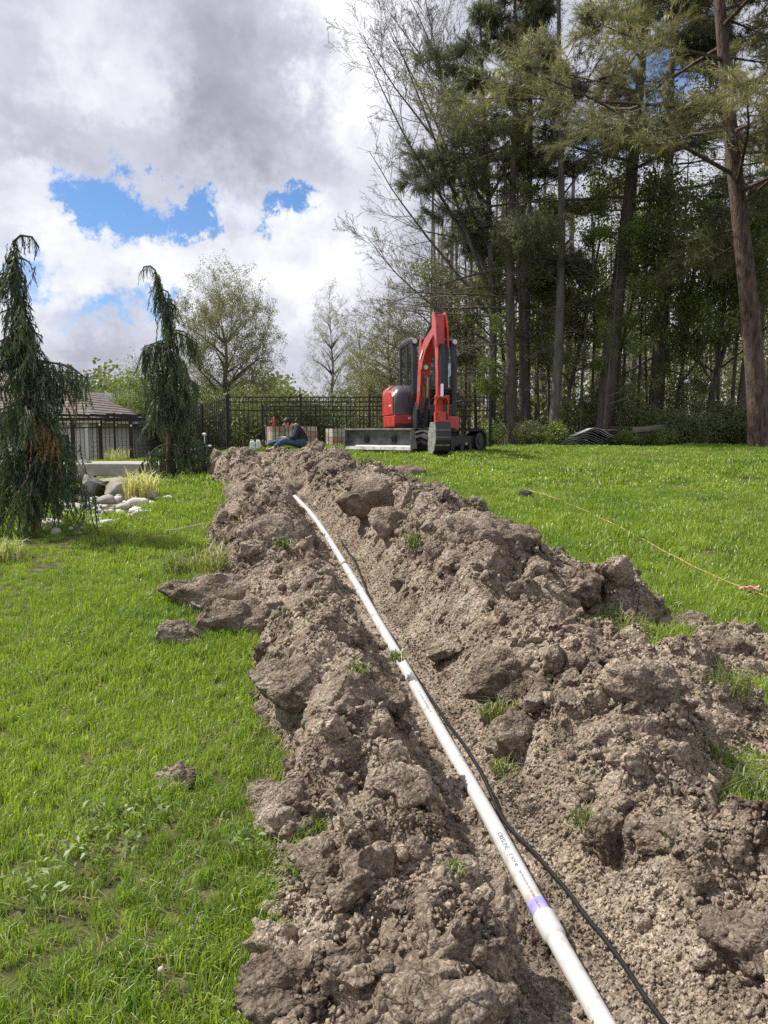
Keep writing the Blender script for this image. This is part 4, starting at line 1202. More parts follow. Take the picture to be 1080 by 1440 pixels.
    for sy in (-1, 1):
        m = Hh(); m.prism([(1.00, 2.10), (1.20, 2.24), (1.22, 2.43), (1.14, 2.48), (1.05, 2.40)], yb + sy * 0.085 - 0.012, yb + sy * 0.085 + 0.012, 'xz'); m.build('cylinder_lug', 'exc_red', boom)
    m = Hh(); m.tube([(1.25, yb - 0.02, 1.86), (1.33, yb - 0.02, 1.84)], 0.065, 12); bw = m.build('work_light', 'exc_dark', boom)
    m = Hh(); m.tube([(1.331, yb - 0.02, 1.84), (1.338, yb - 0.02, 1.838)], 0.052, 12); m.build('lamp_lens', 'exc_lamp', bw)
    m = Hh(); m.box((1.24, yb, 1.62), (0.05, 0.07, 0.10)); m.build('hose_clamp', 'exc_steel', boom)
    m = Hh(); m.box((1.27, yb - 0.112, 2.10), (0.30, 0.004, 0.06), Euler((0, -0.62, 0))); m.build('maker_letters', 'exc_white', boom)
    # boom cylinder in front of the boom foot
    m = Hh(); m.tube([(1.16, yb, 0.62), (1.32, yb, 1.20)], 0.062, 12); bc = m.build('boom_cylinder', 'exc_dark', root)
    m = Hh(); m.tube([(1.32, yb, 1.20), (1.37, yb, 1.62)], 0.032, 10); m.build('rod', 'exc_chrome', bc)
    # arm cylinder over the boom
    m = Hh(); m.tube([(1.14, yb, 2.42), (1.74, yb, 2.68)], 0.052, 12); ac = m.build('arm_cylinder', 'exc_dark', root)
    m = Hh(); m.tube([(1.74, yb, 2.68), (2.20, yb, 2.79)], 0.028, 10); m.build('rod', 'exc_chrome', ac)
    arm = beam([(2.24, 2.80), (2.26, 2.54), (2.32, 2.15), (2.34, 1.7), (2.33, 1.25), (2.30, 0.86)], [0.13, 0.26, 0.24, 0.19, 0.15, 0.12], [0.20, 0.17, 0.15, 0.14, 0.13, 0.13], 'arm', 'exc_red')
    for sy in (-1, 1):
        m = Hh(); m.prism([(2.16, 2.42), (2.36, 2.36), (2.46, 2.12), (2.54, 2.12), (2.46, 2.60), (2.32, 2.85), (2.16, 2.85)], yb + sy * 0.115 - 0.014, yb + sy * 0.115 + 0.014, 'xz'); m.build('arm_lug', 'exc_red', arm)
    m = Hh(); m.tube([(2.50, yb, 2.20), (2.50, yb, 1.42)], 0.055, 12); kc = m.build('bucket_cylinder', 'exc_dark', root)
    m = Hh(); m.tube([(2.50, yb, 1.42), (2.50, yb, 1.16)], 0.030, 10); m.build('rod', 'exc_chrome', kc)
    m = Hh()
    for sy in (-1, 1):
        m.prism([(2.27, 1.02), (2.36, 1.00), (2.55, 1.10), (2.54, 1.19), (2.46, 1.20)], yb + sy * 0.10 - 0.013, yb + sy * 0.10 + 0.013, 'xz')
        m.prism([(2.50, 1.20), (2.56, 1.18), (2.52, 0.70), (2.44, 0.70)], yb + sy * 0.125 - 0.013, yb + sy * 0.125 + 0.013, 'xz')
    m.tube([(2.50, yb - 0.15, 1.15), (2.50, yb + 0.15, 1.15)], 0.035, 10); m.build('bucket_linkage', 'exc_red', root, bevel=0.006)
    m = Hh(); m.box((2.38, yb, 0.76), (0.26, 0.20, 0.22)); m.build('quick_coupler', 'exc_red', root, bevel=0.02)
    # bucket: back shell, two cheeks, teeth; it stands curled with its back to the camera
    shell = [(2.22, 0.66), (2.52, 0.66), (2.60, 0.50), (2.61, 0.30), (2.52, 0.10), (2.36, 0.02), (2.16, 0.03)]
    m = Hh(); k = len(shell); ins = [(x - 0.022 if x > 2.3 else x, z + (0.02 if z < 0.3 else -0.02)) for x, z in shell]
    m.add([(x, yb - 0.15, z) for x, z in shell] + [(x, yb + 0.15, z) for x, z in shell], [(i, i + 1, k + i + 1, k + i) for i in range(k - 1)])
    m.add([(x, yb - 0.15, z) for x, z in ins] + [(x, yb + 0.15, z) for x, z in ins], [(i, k + i, k + i + 1, i + 1) for i in range(k - 1)])
    bk = m.build('bucket', 'exc_dark', root)
    for sy in (-1, 1):
        m = Hh(); m.prism(shell + [(2.05, 0.12), (2.06, 0.42)], yb + sy * 0.155 - 0.01, yb + sy * 0.155 + 0.01, 'xz'); m.build('bucket_cheek', 'exc_worn_or_lit' if sy < 0 else 'exc_dark', bk)  # sunward cheek gets the pale metal, sunlight put into its colour
    for z in (0.20, 0.36, 0.5):
        m = Hh(); x = np.interp(z, [0.1, 0.3, 0.5], [2.525, 2.615, 2.605]); m.box((x, yb, z), (0.022, 0.30, 0.03)); m.build('wear_strip', 'exc_mud', bk)
    for y in (-0.12, -0.04, 0.04, 0.12):
        m = Hh(); m.box((2.08, yb + y, 0.035), (0.16, 0.05, 0.035), Euler((0, 0.12, 0))); m.build('tooth', 'exc_worn_or_lit', bk)
    # hoses
    for j, (dy, pts) in enumerate([(-0.11, [(1.12, 1.0), (1.3, 1.3), (1.30, 1.6), (1.26, 1.8)]), (-0.14, [(2.3, 2.4), (2.42, 2.15), (2.38, 1.9), (2.45, 1.55)]), (-0.06, [(1.05, 0.7), (1.36, 0.9), (1.38, 1.3), (1.3, 1.6)]),
                                  (0.11, [(1.25, 2.3), (1.6, 2.52), (2.0, 2.62), (2.25, 2.5)]), (-0.13, [(1.0, 0.62), (1.28, 0.72), (1.36, 1.05), (1.28, 1.45)])]):
        m = Hh(); m.tube(catmull([(x, yb + dy + 0.02 * math.sin(3 * i + j), z) for i, (x, z) in enumerate(pts)], 6), 0.015, 6); m.build('hose', 'exc_dark', root, smooth=True)
    m = Hh(); m.tube([(0.75, -0.17, 0.55), (0.78, -0.22, 0.75), (0.74, -0.25, 1.05)], 0.03, 8); m.build('grease_hose', 'exc_steel', root)
    m = U(); m.box((-0.3, 0.975, 0.2), (0.07, 0.004, 0.05)); m.build('warning_sticker', 'exc_yellow', root)
build_excavator()

# ------------------------------------------------------------------ person sitting by the trench
solid('skin', (0.55, 0.33, 0.24), 0.55, var=0.06)
solid('hair', (0.018, 0.014, 0.012), 0.55, var=0.4, scale=60, bump=0.006, bscale=90)
solid('jacket', (0.030, 0.034, 0.050), 0.85, var=0.3, scale=14, bump=0.012, bscale=16)
solid('jeans', (0.055, 0.095, 0.165), 0.85, var=0.35, scale=9, bump=0.008, bscale=22)
solid('lime', (0.50, 0.55, 0.22), 0.8, var=0.2, scale=20)
solid('boot', (0.10, 0.075, 0.05), 0.8, var=0.3)
solid('phone', (0.55, 0.58, 0.6), 0.3, var=0.1)

def skin_mesh(name, verts, edges, radii, mat, parent, sub=2, root=0):
    me = bpy.data.meshes.new(name); me.from_pydata(verts, edges, [])
    o = link_mesh(name, me, mat, parent)
    md = o.modifiers.new('skin', 'SKIN'); md.use_smooth_shade = True
    if not me.skin_vertices: me.attributes.new('tmp', 'FLOAT', 'POINT')
    bm = bmesh.new(); bm.from_mesh(me)
    lay = bm.verts.layers.skin.verify(); bm.verts.ensure_lookup_table()
    for v, r in zip(bm.verts, radii):
        v[lay].radius = r if isinstance(r, tuple) else (r, r); v[lay].use_root = (v.index == root)
    bm.to_mesh(me); bm.free()
    s = o.modifiers.new('sub', 'SUBSURF'); s.levels = sub; s.render_levels = sub
    return o

def build_person():
    p = ground_px(432, 636); Y = 18.75
    x = (427 - 540) / F_PX * Y; z = Hs(x, Y) + 0.05
    root = thing('person', 'seated person in dark jacket and blue jeans bent over the hands', 'person', (x, Y, z), 0.12)
    # body, one continuous skin: pelvis, spine, head, arms with hands, legs
    V, E, Rd = [], [], []
    def v(co, r, par=None):
        V.append(co); Rd.append(r); i = len(V) - 1
        if par is not None: E.append((par, i))
        return i
    pel = v((0, 0, 0.13), (0.13, 0.12)); ab = v((-0.03, 0, 0.28), (0.12, 0.10), pel); ch = v((-0.10, 0, 0.45), (0.15, 0.11), ab)
    nb = v((-0.21, 0, 0.54), 0.07, ch); nk = v((-0.29, 0, 0.56), 0.048, nb); sk = v((-0.36, 0, 0.585), (0.078, 0.088), nk); cr = v((-0.395, 0, 0.665), (0.075, 0.085), sk)
    jw = v((-0.445, 0, 0.535), (0.045, 0.05), sk)
    for sy in (-1, 1):
        sh = v((-0.15, sy * 0.19, 0.50), 0.062, ch); el = v((-0.20, sy * 0.26, 0.27), 0.043, sh); wr = v((-0.42, sy * 0.10, 0.255), 0.028, el)
        pm = v((-0.49, sy * 0.055, 0.262), (0.034, 0.020), wr)
        for f in range(4):
            k = v((-0.525, sy * (0.075 - 0.018 * f), 0.258), 0.0095, pm); v((-0.565 + 0.006 * f, sy * (0.055 - 0.017 * f), 0.245), 0.008, k)
        t = v((-0.475, sy * 0.02, 0.285), 0.0105, pm); v((-0.505, sy * 0.004, 0.297), 0.009, t)
        hp = v((-0.02, sy * 0.10, 0.12), 0.10, pel)
        if sy < 0:
            kn = v((-0.46, -0.19, 0.20), 0.062, hp); an = v((-0.74, -0.17, -0.02), 0.043, kn); v((-0.86, -0.17, -0.035), (0.038, 0.032), an)
        else:
            kn = v((-0.48, 0.16, 0.17), 0.062, hp); an = v((-0.90, 0.15, 0.08), 0.043, kn); v((-0.94, 0.15, 0.17), (0.038, 0.032), an)
    body = skin_mesh('body', V, E, Rd, 'skin', root)
    # jacket
    V, E, Rd = [], [], []
    pel = v((0.0, 0, 0.10), (0.175, 0.155)); ab = v((-0.03, 0, 0.27), (0.165, 0.14), pel); ch = v((-0.10, 0, 0.44), (0.185, 0.14), ab); nb = v((-0.20, 0, 0.535), (0.11, 0.09), ch); nc = v((-0.255, 0, 0.555), 0.075, nb)
    for sy in (-1, 1):
        sh = v((-0.14, sy * 0.20, 0.49), 0.088, ch); el = v((-0.19, sy * 0.275, 0.27), 0.068, sh); wr = v((-0.41, sy * 0.105, 0.255), 0.043, el)
    skin_mesh('jacket', V, E, Rd, 'jacket', root)
    V, E, Rd = [], [], []
    pel = v((0.0, 0, 0.11), (0.16, 0.13))
    for sy in (-1, 1):
        hp = v((-0.06, sy * 0.11, 0.12), 0.115, pel)
        if sy < 0:
            kn = v((-0.46, -0.19, 0.20), 0.085, hp); v((-0.70, -0.172, 0.01), 0.068, kn)
        else:
            kn = v((-0.48, 0.16, 0.17), 0.085, hp); v((-0.88, 0.15, 0.085), 0.066, kn)
    skin_mesh('jeans', V, E, Rd, 'jeans', root)
    for sy, a, b, c in ((-1, (-0.72, -0.17, 0.0), (-0.76, -0.17, -0.05), (-0.92, -0.17, -0.05)), (1, (-0.88, 0.15, 0.08), (-0.94, 0.15, 0.05), (-0.97, 0.15, 0.21))):
        V, E, Rd = [], [], []
        i = v(a, 0.062); j = v(b, 0.060, i); v(c, (0.048, 0.04), j); skin_mesh('boot', V, E, Rd, 'boot', root)
    # hair cap, ear, nose, eyes, mouth, lime collar, phone
    V, T = rock_shape(5, 4, (1, 1, 1), 0.05, 3)
    c = Vector((-0.378, 0, 0.635)); pts = []
    keep = V[:, 2] * 0.85 + V[:, 0] * 0.62 > -0.50
    idx = -np.ones(len(V), int); idx[keep] = np.arange(keep.sum()); Tk = np.array([t for t in T if keep[t].all()])
    me = np_mesh('hair', V[keep] * np.array([0.110, 0.098, 0.114]) + np.array(c), None, idx[Tk], smooth=True)
    o = link_mesh('hair', me, 'hair', root)
    for sy in (-1, 1):
        m = MB(); m.tube([(-0.365, sy * 0.083, 0.565), (-0.36, sy * 0.095, 0.59), (-0.37, sy * 0.088, 0.62)], [0.010, 0.018, 0.012], 8); m.build('ear', 'skin', root, smooth=True)
        m = MB(); m.tube([(-0.455, sy * 0.034, 0.592), (-0.462, sy * 0.034, 0.588)], [0.014, 0.008], 8); m.build('eye', 'hair', root)
    m = MB(); m.tube([(-0.452, 0, 0.595), (-0.485, 0, 0.560), (-0.465, 0, 0.552)], [0.010, 0.017, 0.012], 8); m.build('nose', 'skin', root, smooth=True)
    m = MB(); m.tube([(-0.473, -0.022, 0.526), (-0.48, 0, 0.524), (-0.473, 0.022, 0.526)], 0.006, 6); m.build('mouth', 'boot', root)
    m = MB(); m.tube([(-0.24 + 0.075 * math.cos(a), 0.085 * math.sin(a), 0.555 + 0.03 * math.cos(a)) for a in np.linspace(-2.3, 2.3, 12)], 0.022, 8); m.build('collar', 'lime', root, smooth=True)
    m = MB(); m.box((-0.24, -0.15, 0.42), (0.03, 0.05, 0.07), Euler((0, .4, 0))); m.build('chest_badge', 'lime', root)
    m = MB(); m.box((-0.545, 0, 0.285), (0.12, 0.065, 0.012), Euler((0, -0.35, 0))); tag(m.build('phone', 'phone', None, bevel=0.004, loc=(x, Y, z), rot=(0, 0, 0.12)), 'small grey handset held by the seated person', 'phone')
build_person()

# ------------------------------------------------------------------ metal fence
solid('fence_black', (0.012, 0.012, 0.013), 0.45, var=0.2, spec=0.4)
solid('paver', (0.43, 0.30, 0.25), 0.9, var=0.2, scale=5, bump=0.004)
solid('paver_pale', (0.55, 0.50, 0.45), 0.9, var=0.15, scale=5, bump=0.004)
solid('pallet_wood', (0.30, 0.22, 0.14), 0.85, var=0.25)
solid('bottle_pink', (0.75, 0.05, 0.16), 0.35, var=0.05)
solid('jug_white', (0.70, 0.80, 0.76), 0.4, var=0.06)
solid('blue_plastic', (0.012, 0.075, 0.23), 0.4, var=0.15)
solid('white_trim', (0.75, 0.75, 0.72), 0.5, var=0.06)

def cube_mesh(name, mat, sx=1, sy=1, sz=1):
    me = bpy.data.meshes.new(name)
    me.from_pydata([(x * sx / 2, y * sy / 2, z * sz) for z in (0, 1) for x, y in ((-1, -1), (1, -1), (1, 1), (-1, 1))], [], [(3, 2, 1, 0), (4, 5, 6, 7), (0, 1, 5, 4), (1, 2, 6, 5), (2, 3, 7, 6), (3, 0, 4, 7)])
    me.materials.append(MATS[mat]); return me
PICKET = cube_mesh('picket', 'fence_black', 0.016, 0.016, 1.34)
POST = cube_mesh('post', 'fence_black', 0.055, 0.055, 1.46)
CAPM = cube_mesh('post_cap', 'fence_black', 0.066, 0.066, 0.025)
def fence(a, b, posts, label, za=None, zb=None, h=1.42, gap=0.118):
    a, b = Vector((*a, 0)), Vector((*b, 0)); L = (b - a).length; d = (b - a) / L; rz = math.atan2(d.y, d.x)
    za = Hs(a.x, a.y) if za is None else za; zb = Hs(b.x, b.y) if zb is None else zb
    root = thing('metal_fence', label, 'fence', (a.x, a.y, za), rz, 'black metal fence runs around the pool yard')
    sl = (zb - za) / L
    for s in posts:
        o = link_mesh('post', POST, parent=root, loc=(s, 0, sl * s - 0.02)); o2 = link_mesh('post_cap', CAPM, parent=o, loc=(0, 0, 1.46))
    for zr in (0.10, 1.04, 1.26, 1.385):
        m = MB(); ang = math.atan(sl); m.box((L / 2, 0, zr + sl * L / 2), (L, 0.028, 0.030), Euler((0, -ang, 0))); m.build('rail', 'fence_black', root)
    n = int(L / gap)
    for i in range(n):
        s = (i + 0.5) * gap
        if min(abs(s - q) for q in posts) < 0.045: continue
        link_mesh('picket', PICKET, parent=root, loc=(s, 0, sl * s + 0.05))
FY = 20.6
fx = lambda px, Y=FY: (px - 540) / F_PX * Y
x0f, x1f = fx(323), fx(688)
fence((x0f, FY), (x1f, FY), [0.0, fx(424) - x0f, fx(520) - x0f, fx(612) - x0f, x1f - x0f], 'front run of black metal fence behind the excavator and person', 1.13, 1.13)
fence((x1f, FY + 0.03), (x1f * 27.5 / FY + 0.12, 27.5), [1.7, 3.4, 5.1, 6.87], 'right side run of black metal fence going back beside the wood', 1.13, 1.13)
fence((x0f - 0.2, 27.6), (x1f + 0.3, 27.6), [0.0, 1.9, 3.8, 5.7, 7.6, 9.2], 'rear run of black metal fence at the back of the enclosure', 1.13, 1.13)
fence((x0f - 0.06, FY + 0.1), (-6.1, 23.2), [0.0, 1.6, 3.2], 'short black metal fence run falling away left of the corner post', 1.10, 0.78)
fence((-6.2, 23.2), (-11.5, 22.3), [0.0, 1.8, 3.6, 5.35], 'left run of black metal fence before the pergola', 0.72, 0.66)

# ------------------------------------------------------------------ stacked pavers, bottle, jugs, tub, lamp
def paver_stack(px0, px1, Y, h, label, seed, z=1.14):
    rg = random.Random(seed)
    xa, xb = fx(px0, Y), fx(px1, Y); w = xb - xa
    root = thing('paver_stack', label, 'pavers', ((xa + xb) / 2, Y, z), 0.55 if seed % 2 else 0.5, 'stacks of pavers behind the fence')
    W = w / (math.cos(0.5) + 0.75 * math.sin(0.5)); D = W * 0.75
    m = MB()
    for y in (-D / 2 + .05, 0, D / 2 - .05): m.box((0, y, 0.035), (W, 0.09, 0.07))
    for k in range(5): m.box((-W / 2 + W * (k + .5) / 5, 0, 0.08), (W / 5.6, D, 0.018))
    m.build('pallet', 'pallet_wood', root)
    rows = max(3, int((h - 0.09) / 0.11)); bh = (h - 0.09) / rows
    nx, ny = 3, 2
    bm_ = {k: cube_mesh('paver', k, W / nx - 0.008, D / ny - 0.008, bh - 0.006) for k in ('paver', 'paver_pale')}
    for r in range(rows):
        for i in range(nx):
            for j in range(ny):
                link_mesh('paver', bm_['paver' if rg.random() < 0.55 else 'paver_pale'], parent=root, loc=(-W / 2 + W * (i + .5) / nx + rg.uniform(-.006, .006), -D / 2 + D * (j + .5) / ny + rg.uniform(-.006, .006), 0.09 + r * bh))
paver_stack(374, 412, 22.0, 0.62, 'paver stack with pink bottle on it behind the seated person', 1)
paver_stack(420, 447, 22.2, 0.62, 'paver stack just right of the seated person behind the fence', 2)
paver_stack(458, 494, 22.0, 0.56, 'paver stack behind the fence left of the dozer blade', 3)
paver_stack(500, 540, 22.3, 0.56, 'paver stack hidden behind the dozer blade and fence', 4)
p = at(386, 608, 21.75)
root = thing('water_bottle', 'tall pink bottle standing on a paver stack', 'bottle', (p.x, p.y, 1.14 + 0.62))
MB().lathe([(0.036, 0.002), (0.04, 0.01), (0.04, 0.20), (0.03, 0.225)], 14).build('bottle_body', 'bottle_pink', root, smooth=True)
MB().lathe([(0.032, 0.2255), (0.032, 0.262), (0.028, 0.268)], 14).build('cap', 'bottle_pink', root, smooth=True)
for k, (px, lab) in enumerate(((355, 'left one of two white jugs on the ground by the boots'), (363.5, 'right one of two white jugs on the ground by the boots'))):
    p = at(px, 634, 18.95); z = Hs(p.x, p.y) + 0.03
    root = thing('white_jug', lab, 'jug', (p.x, p.y, z), 0.2, 'white jugs')
    m = MB(); m.box((0, 0, 0.085), (0.125, 0.10, 0.17)); m.box((0, 0, 0.185), (0.12, 0.095, 0.03), taper=0.7); m.build('jug_body', 'jug_white', root, bevel=0.02, seg=3)
    MB().cyl((0.02, 0, 0.20), (0.02, 0, 0.225), 0.018, n=10).build('cap', 'white_trim', root)
    MB().tube([(-0.04, 0, 0.195), (-0.045, 0, 0.225), (-0.01, 0, 0.228), (0.0, 0, 0.2)], 0.008, 6).build('handle', 'jug_white', root)
p = at(277, 632, 19.3); z = Hs(p.x, p.y)
root = thing('blue_tub', 'dark blue plastic tub with pale rim behind the smaller cedar', 'tub', (p.x, p.y, z), 0.3)
m = MB(); m.loft([[(-0.22, -0.2, 0.02), (0.22, -0.2, 0.02), (0.22, 0.2, 0.02), (-0.22, 0.2, 0.02)], [(-0.32, -0.26, 0.20), (0.32, -0.26, 0.34), (0.32, 0.26, 0.34), (-0.32, 0.26, 0.20)]]); m.build('tub_shell', 'blue_plastic', root, bevel=0.02)
m = MB(); m.tube([(-0.33, -0.27, 0.205), (0.33, -0.27, 0.345), (0.33, 0.27, 0.345), (-0.33, 0.27, 0.205), (-0.33, -0.27, 0.205)], 0.018, 6); m.build('rim', 'white_trim', root)
p = at(288, 630, 20.0); z = Hs(p.x, p.y)
root = thing('garden_lamp', 'thin garden lamp post with white cap beside the blue tub', 'lamp', (p.x, p.y, z))
MB().cyl((0, 0, 0), (0, 0, 0.60), 0.013, n=8).build('pole', 'white_trim', root)
MB().lathe([(0.02, 0.58), (0.05, 0.60), (0.055, 0.63), (0.03, 0.655)], 12).build('lamp_head', 'white_trim', root)

# ------------------------------------------------------------------ houses and pergola
solid('siding_beige', (0.50, 0.46, 0.38), 0.8, var=0.06)
solid('siding_white', (0.62, 0.61, 0.57), 0.8, var=0.05)
solid('siding_sage', (0.34, 0.38, 0.35), 0.8, var=0.06)
solid('siding_grey', (0.30, 0.31, 0.30), 0.8, var=0.06)
solid('shingle_brown', (0.19, 0.155, 0.135), 0.9, var=0.3, scale=3, stretch=(1, 1, 6), bump=0.01)
solid('shingle_grey', (0.13, 0.135, 0.145), 0.9, var=0.3, scale=3, stretch=(1, 1, 6), bump=0.01)
solid('window_dark', (0.02, 0.024, 0.03), 0.08, var=0.1, spec=0.8)
solid('fascia', (0.55, 0.52, 0.45), 0.7, var=0.05)
solid('pergola_wood', (0.045, 0.028, 0.022), 0.7, var=0.25)
solid('wicker', (0.03, 0.026, 0.024), 0.8, var=0.3, bump=0.01)

def walls(root, x0, x1, y0, y1, z0, z1, mat, board=0.16, gable=None):
    """walls built of lapped boards on the two faces that can be seen (front and right)"""
    m = MB(); m.box(((x0 + x1) / 2, (y0 + y1) / 2, (z0 + z1) / 2), (x1 - x0, y1 - y0, z1 - z0)); w = m.build('wall', mat, root)
    m = MB(); n = int((z1 - z0) / board)
    for i in range(n):
        z = z0 + (i + 0.5) * board
        m.box(((x0 + x1) / 2, y0 - 0.012, z), (x1 - x0, 0.012, board * 0.96), Euler((-0.07, 0, 0)))
        m.box((x1 + 0.012, (y0 + y1) / 2, z), (0.012, y1 - y0, board * 0.96), Euler((0, -0.07, 0)))
    s = m.build('siding', mat, w); s['kind'] = 'stuff'
    return w
def hip_roof(root, x0, x1, y0, y1, z, rise, ov, mat):
    x0 -= ov; x1 += ov; y0 -= ov; y1 += ov
    w, l = min(x1 - x0, y1 - y0) / 2, 0
    if (x1 - x0) > (y1 - y0): r = [(x0 + w, (y0 + y1) / 2), (x1 - w, (y0 + y1) / 2)]
    else: r = [((x0 + x1) / 2, y0 + w), ((x0 + x1) / 2, y1 - w)]
    m = MB(); b = [(x0, y0, z), (x1, y0, z), (x1, y1, z), (x0, y1, z)]; t = [(r[0][0], r[0][1], z + rise), (r[1][0], r[1][1], z + rise)]
    lap = 0.0
    m.add(b + t, [(0, 1, 5, 4), (1, 2, 5), (2, 3, 4, 5), (3, 0, 4), (3, 2, 1, 0)] if (x1 - x0) > (y1 - y0) else [(0, 1, 4), (1, 2, 5, 4), (2, 3, 5), (3, 0, 4, 5), (3, 2, 1, 0)])
    rf = m.build('roof', mat, root)
    # courses of shingles as lapped strips
    m = MB(); n = 16
    for i in range(n):
        f0, f1 = i / n, (i + 1.06) / n
        def lev(f): return [Vector(b[0]).lerp(Vector(t[0]), f), Vector(b[1]).lerp(Vector(t[1 if (x1 - x0) > (y1 - y0) else 0]), f), Vector(b[2]).lerp(Vector(t[1]), f)]
        A, B = lev(f0), lev(min(f1, 1)); up0, up1 = Vector((0, 0, 0.03)), Vector((0, 0, 0.012))
        m.add([A[0] + up0, A[1] + up0, B[1] + up1, B[0] + up1], [(0, 1, 2, 3)]); m.add([A[1] + up0, A[2] + up0, B[2] + up1, B[1] + up1], [(0, 1, 2, 3)])
        m.add([A[0], A[1], A[1] + up0, A[0] + up0], [(0, 1, 2, 3)])
    c = m.build('shingle_courses', mat, rf); c['kind'] = 'stuff'
    m = MB()
    for (p, q) in ((b[0], b[1]), (b[1], b[2])): 
        P, Q = Vector(p), Vector(q); mid = (P + Q) / 2; d = Q - P
        m.box((mid.x, mid.y, z - 0.06), (abs(d.x) + 0.05, abs(d.y) + 0.05, 0.14) if d.length else (0, 0, 0))
    m.build('fascia', 'fascia', rf)
    return rf
def window(wall, c, w, h, face='y'):
    m = MB()
    T = 0.05
    for (dx, dz, sx, sz) in ((-w / 2, 0, T, h + T), (w / 2, 0, T, h + T), (0, h / 2, w, T), (0, -h / 2, w, T), (0, 0, 0.03, h), (0, 0.1 * h, w, 0.03)):
        m.box((c[0] + dx, c[1] - 0.03, c[2] + dz), (sx, 0.05, sz))
    f = m.build('window', 'white_trim', wall)
    return MB().box((c[0], c[1] - 0.022, c[2]), (w, 0.02, h)).build('pane', 'window_dark', f)

# A: corner of the big beige house at the left edge
root = thing('beige_house', 'tall beige house with brown roof at the left edge behind the big cedar', 'house', (-12.8, 19.0, 0.4))
w = walls(root, -3.2, 2.85, -6.6, 0.4, -0.6, 3.25, 'siding_beige')
hip_roof(root, -3.2, 2.85, -6.6, 0.4, 3.25, 2.2, 0.35, 'shingle_brown')
window(w, (0.9, -6.6, 1.5), 1.0, 1.3)
m = MB(); m.box((2.55, -0.6, 3.62), (0.5, 0.26, 0.22)); m.build('roof_vent', 'window_dark', root)
# B: low pool house with brown hip roof
root = thing('pool_house', 'low white pool house with brown hip roof behind the left fence', 'house', (-13.6, 29.0, -0.2))
w = walls(root, -4.0, 3.55, -2.0, 3.6, -0.3, 2.22, 'siding_white')
hip_roof(root, -4.0, 3.55, -2.0, 3.6, 2.26, 1.75, 0.3, 'shingle_brown')
window(w, (1.25, -2.0, 1.62), 0.9, 0.62); window(w, (2.4, -2.0, 1.3), 0.5, 0.9)
for x in (2.1, 3.3): MB().box((x, -2.12, 1.0), (0.16, 0.16, 2.45)).build('column', 'white_trim', root)
# B2: grey wing with the dark door
root = thing('grey_wing', 'grey house wall with dark glass door behind the pergola', 'house', (-13.5, 31.0, -0.2))
w = walls(root, -1.2, 3.6, 0, 3, -0.3, 2.0, 'siding_grey')
MB().box((1.2, 1.5, 2.12), (5.2, 3.6, 0.2)).build('roof', 'shingle_grey', root)
d = MB().box((2.3, -0.04, 0.72), (0.95, 0.06, 1.95)).build('door', 'window_dark', w)
m = MB()
for x in (1.82, 2.3, 2.78): m.box((x, -0.09, 0.72), (0.06, 0.04, 1.95))
m.box((2.3, -0.09, 1.68), (1.0, 0.04, 0.06)); m.build('door_frame', 'pergola_wood', d)
# C: far sage gable house and its grey roofed wing
root = thing('sage_house', 'far sage green gable house showing above the pool house roof', 'house', (-16.4, 43.0, -0.4))
w = walls(root, -2.3, 2.0, 0, 7, -0.3, 2.75, 'siding_sage')
m = MB(); m.prism([(-2.3, 2.75), (2.0, 2.75), (-0.15, 4.02)], 0.0, 7.0, 'xz'); m.build('gable', 'siding_sage', w)
m = MB(); m.prism([(-2.7, 2.55), (-0.15, 4.10), (-0.15, 4.26), (-2.75, 2.68)], -0.3, 7.3, 'xz'); m.prism([(2.4, 2.55), (-0.15, 4.10), (-0.15, 4.26), (2.45, 2.68)], -0.3, 7.3, 'xz'); rf = m.build('roof', 'shingle_grey', root)
m = MB(); m.prism([(2.4, 2.50), (-0.15, 4.06), (-0.15, 4.24), (2.45, 2.66)], -0.34, -0.31, 'xz'); m.prism([(-2.7, 2.50), (-0.15, 4.06), (-0.15, 4.24), (-2.75, 2.66)], -0.34, -0.31, 'xz'); m.build('barge_board', 'siding_sage', rf)
root = thing('grey_roof_house', 'far house with wide grey shingle roof right of the sage gable', 'house', (-21.0, 47.0, -0.4))
w = walls(root, -3, 5, 0, 7, -0.3, 3.0, 'siding_grey')
m = MB(); m.prism([(-0.4, 2.95), (3.5, 4.45), (7.4, 2.95), (7.4, 3.08), (3.5, 4.60), (-0.45, 3.08)], -3.3, 5.3, 'yz'); rf = m.build('roof', 'shingle_grey', root)
m = MB(); m.prism([(-0.9, 4.3), (0.9, 4.3), (0, 5.05)], 2.2, 4.6, 'xz'); m.build('dormer', 'siding_grey', rf)
window(w, (3.0, 0, 2.3), 1.6, 0.7)

root = thing('pergola', 'dark brown wooden pergola with string lights behind the left fence', 'pergola', (-8.4, 25.2, -0.25))
for (x, y) in ((-1.5, -0.6), (0.35, -0.6), (0.75, 1.8), (-1.5, 1.8)):
    MB().box((x, y, 1.1), (0.10, 0.10, 2.24)).build('post', 'pergola_wood', root)
for y in (-0.6, 1.8): MB().box((-0.5, y, 2.27), (2.9, 0.10, 0.09)).build('beam', 'pergola_wood', root)
for i in range(6): MB().box((-1.8 + i * 0.5, 0.6, 2.40), (0.04, 3.0, 0.06)).build('rafter', 'pergola_wood', root)
solid('bulb', (0.9, 0.86, 0.75), 0.3, var=0.03)
bv, bt = rock_shape(3, 1, (0.035, 0.035, 0.045), 0.0); bme = np_mesh('bulb', bv, None, bt, smooth=True); bme.materials.append(MATS['bulb'])
for i in range(6): link_mesh('bulb', bme, parent=root, loc=(-1.6 + i * 0.5, -0.7, 2.10 - 0.06 * math.sin(i * 1.3) ** 2))
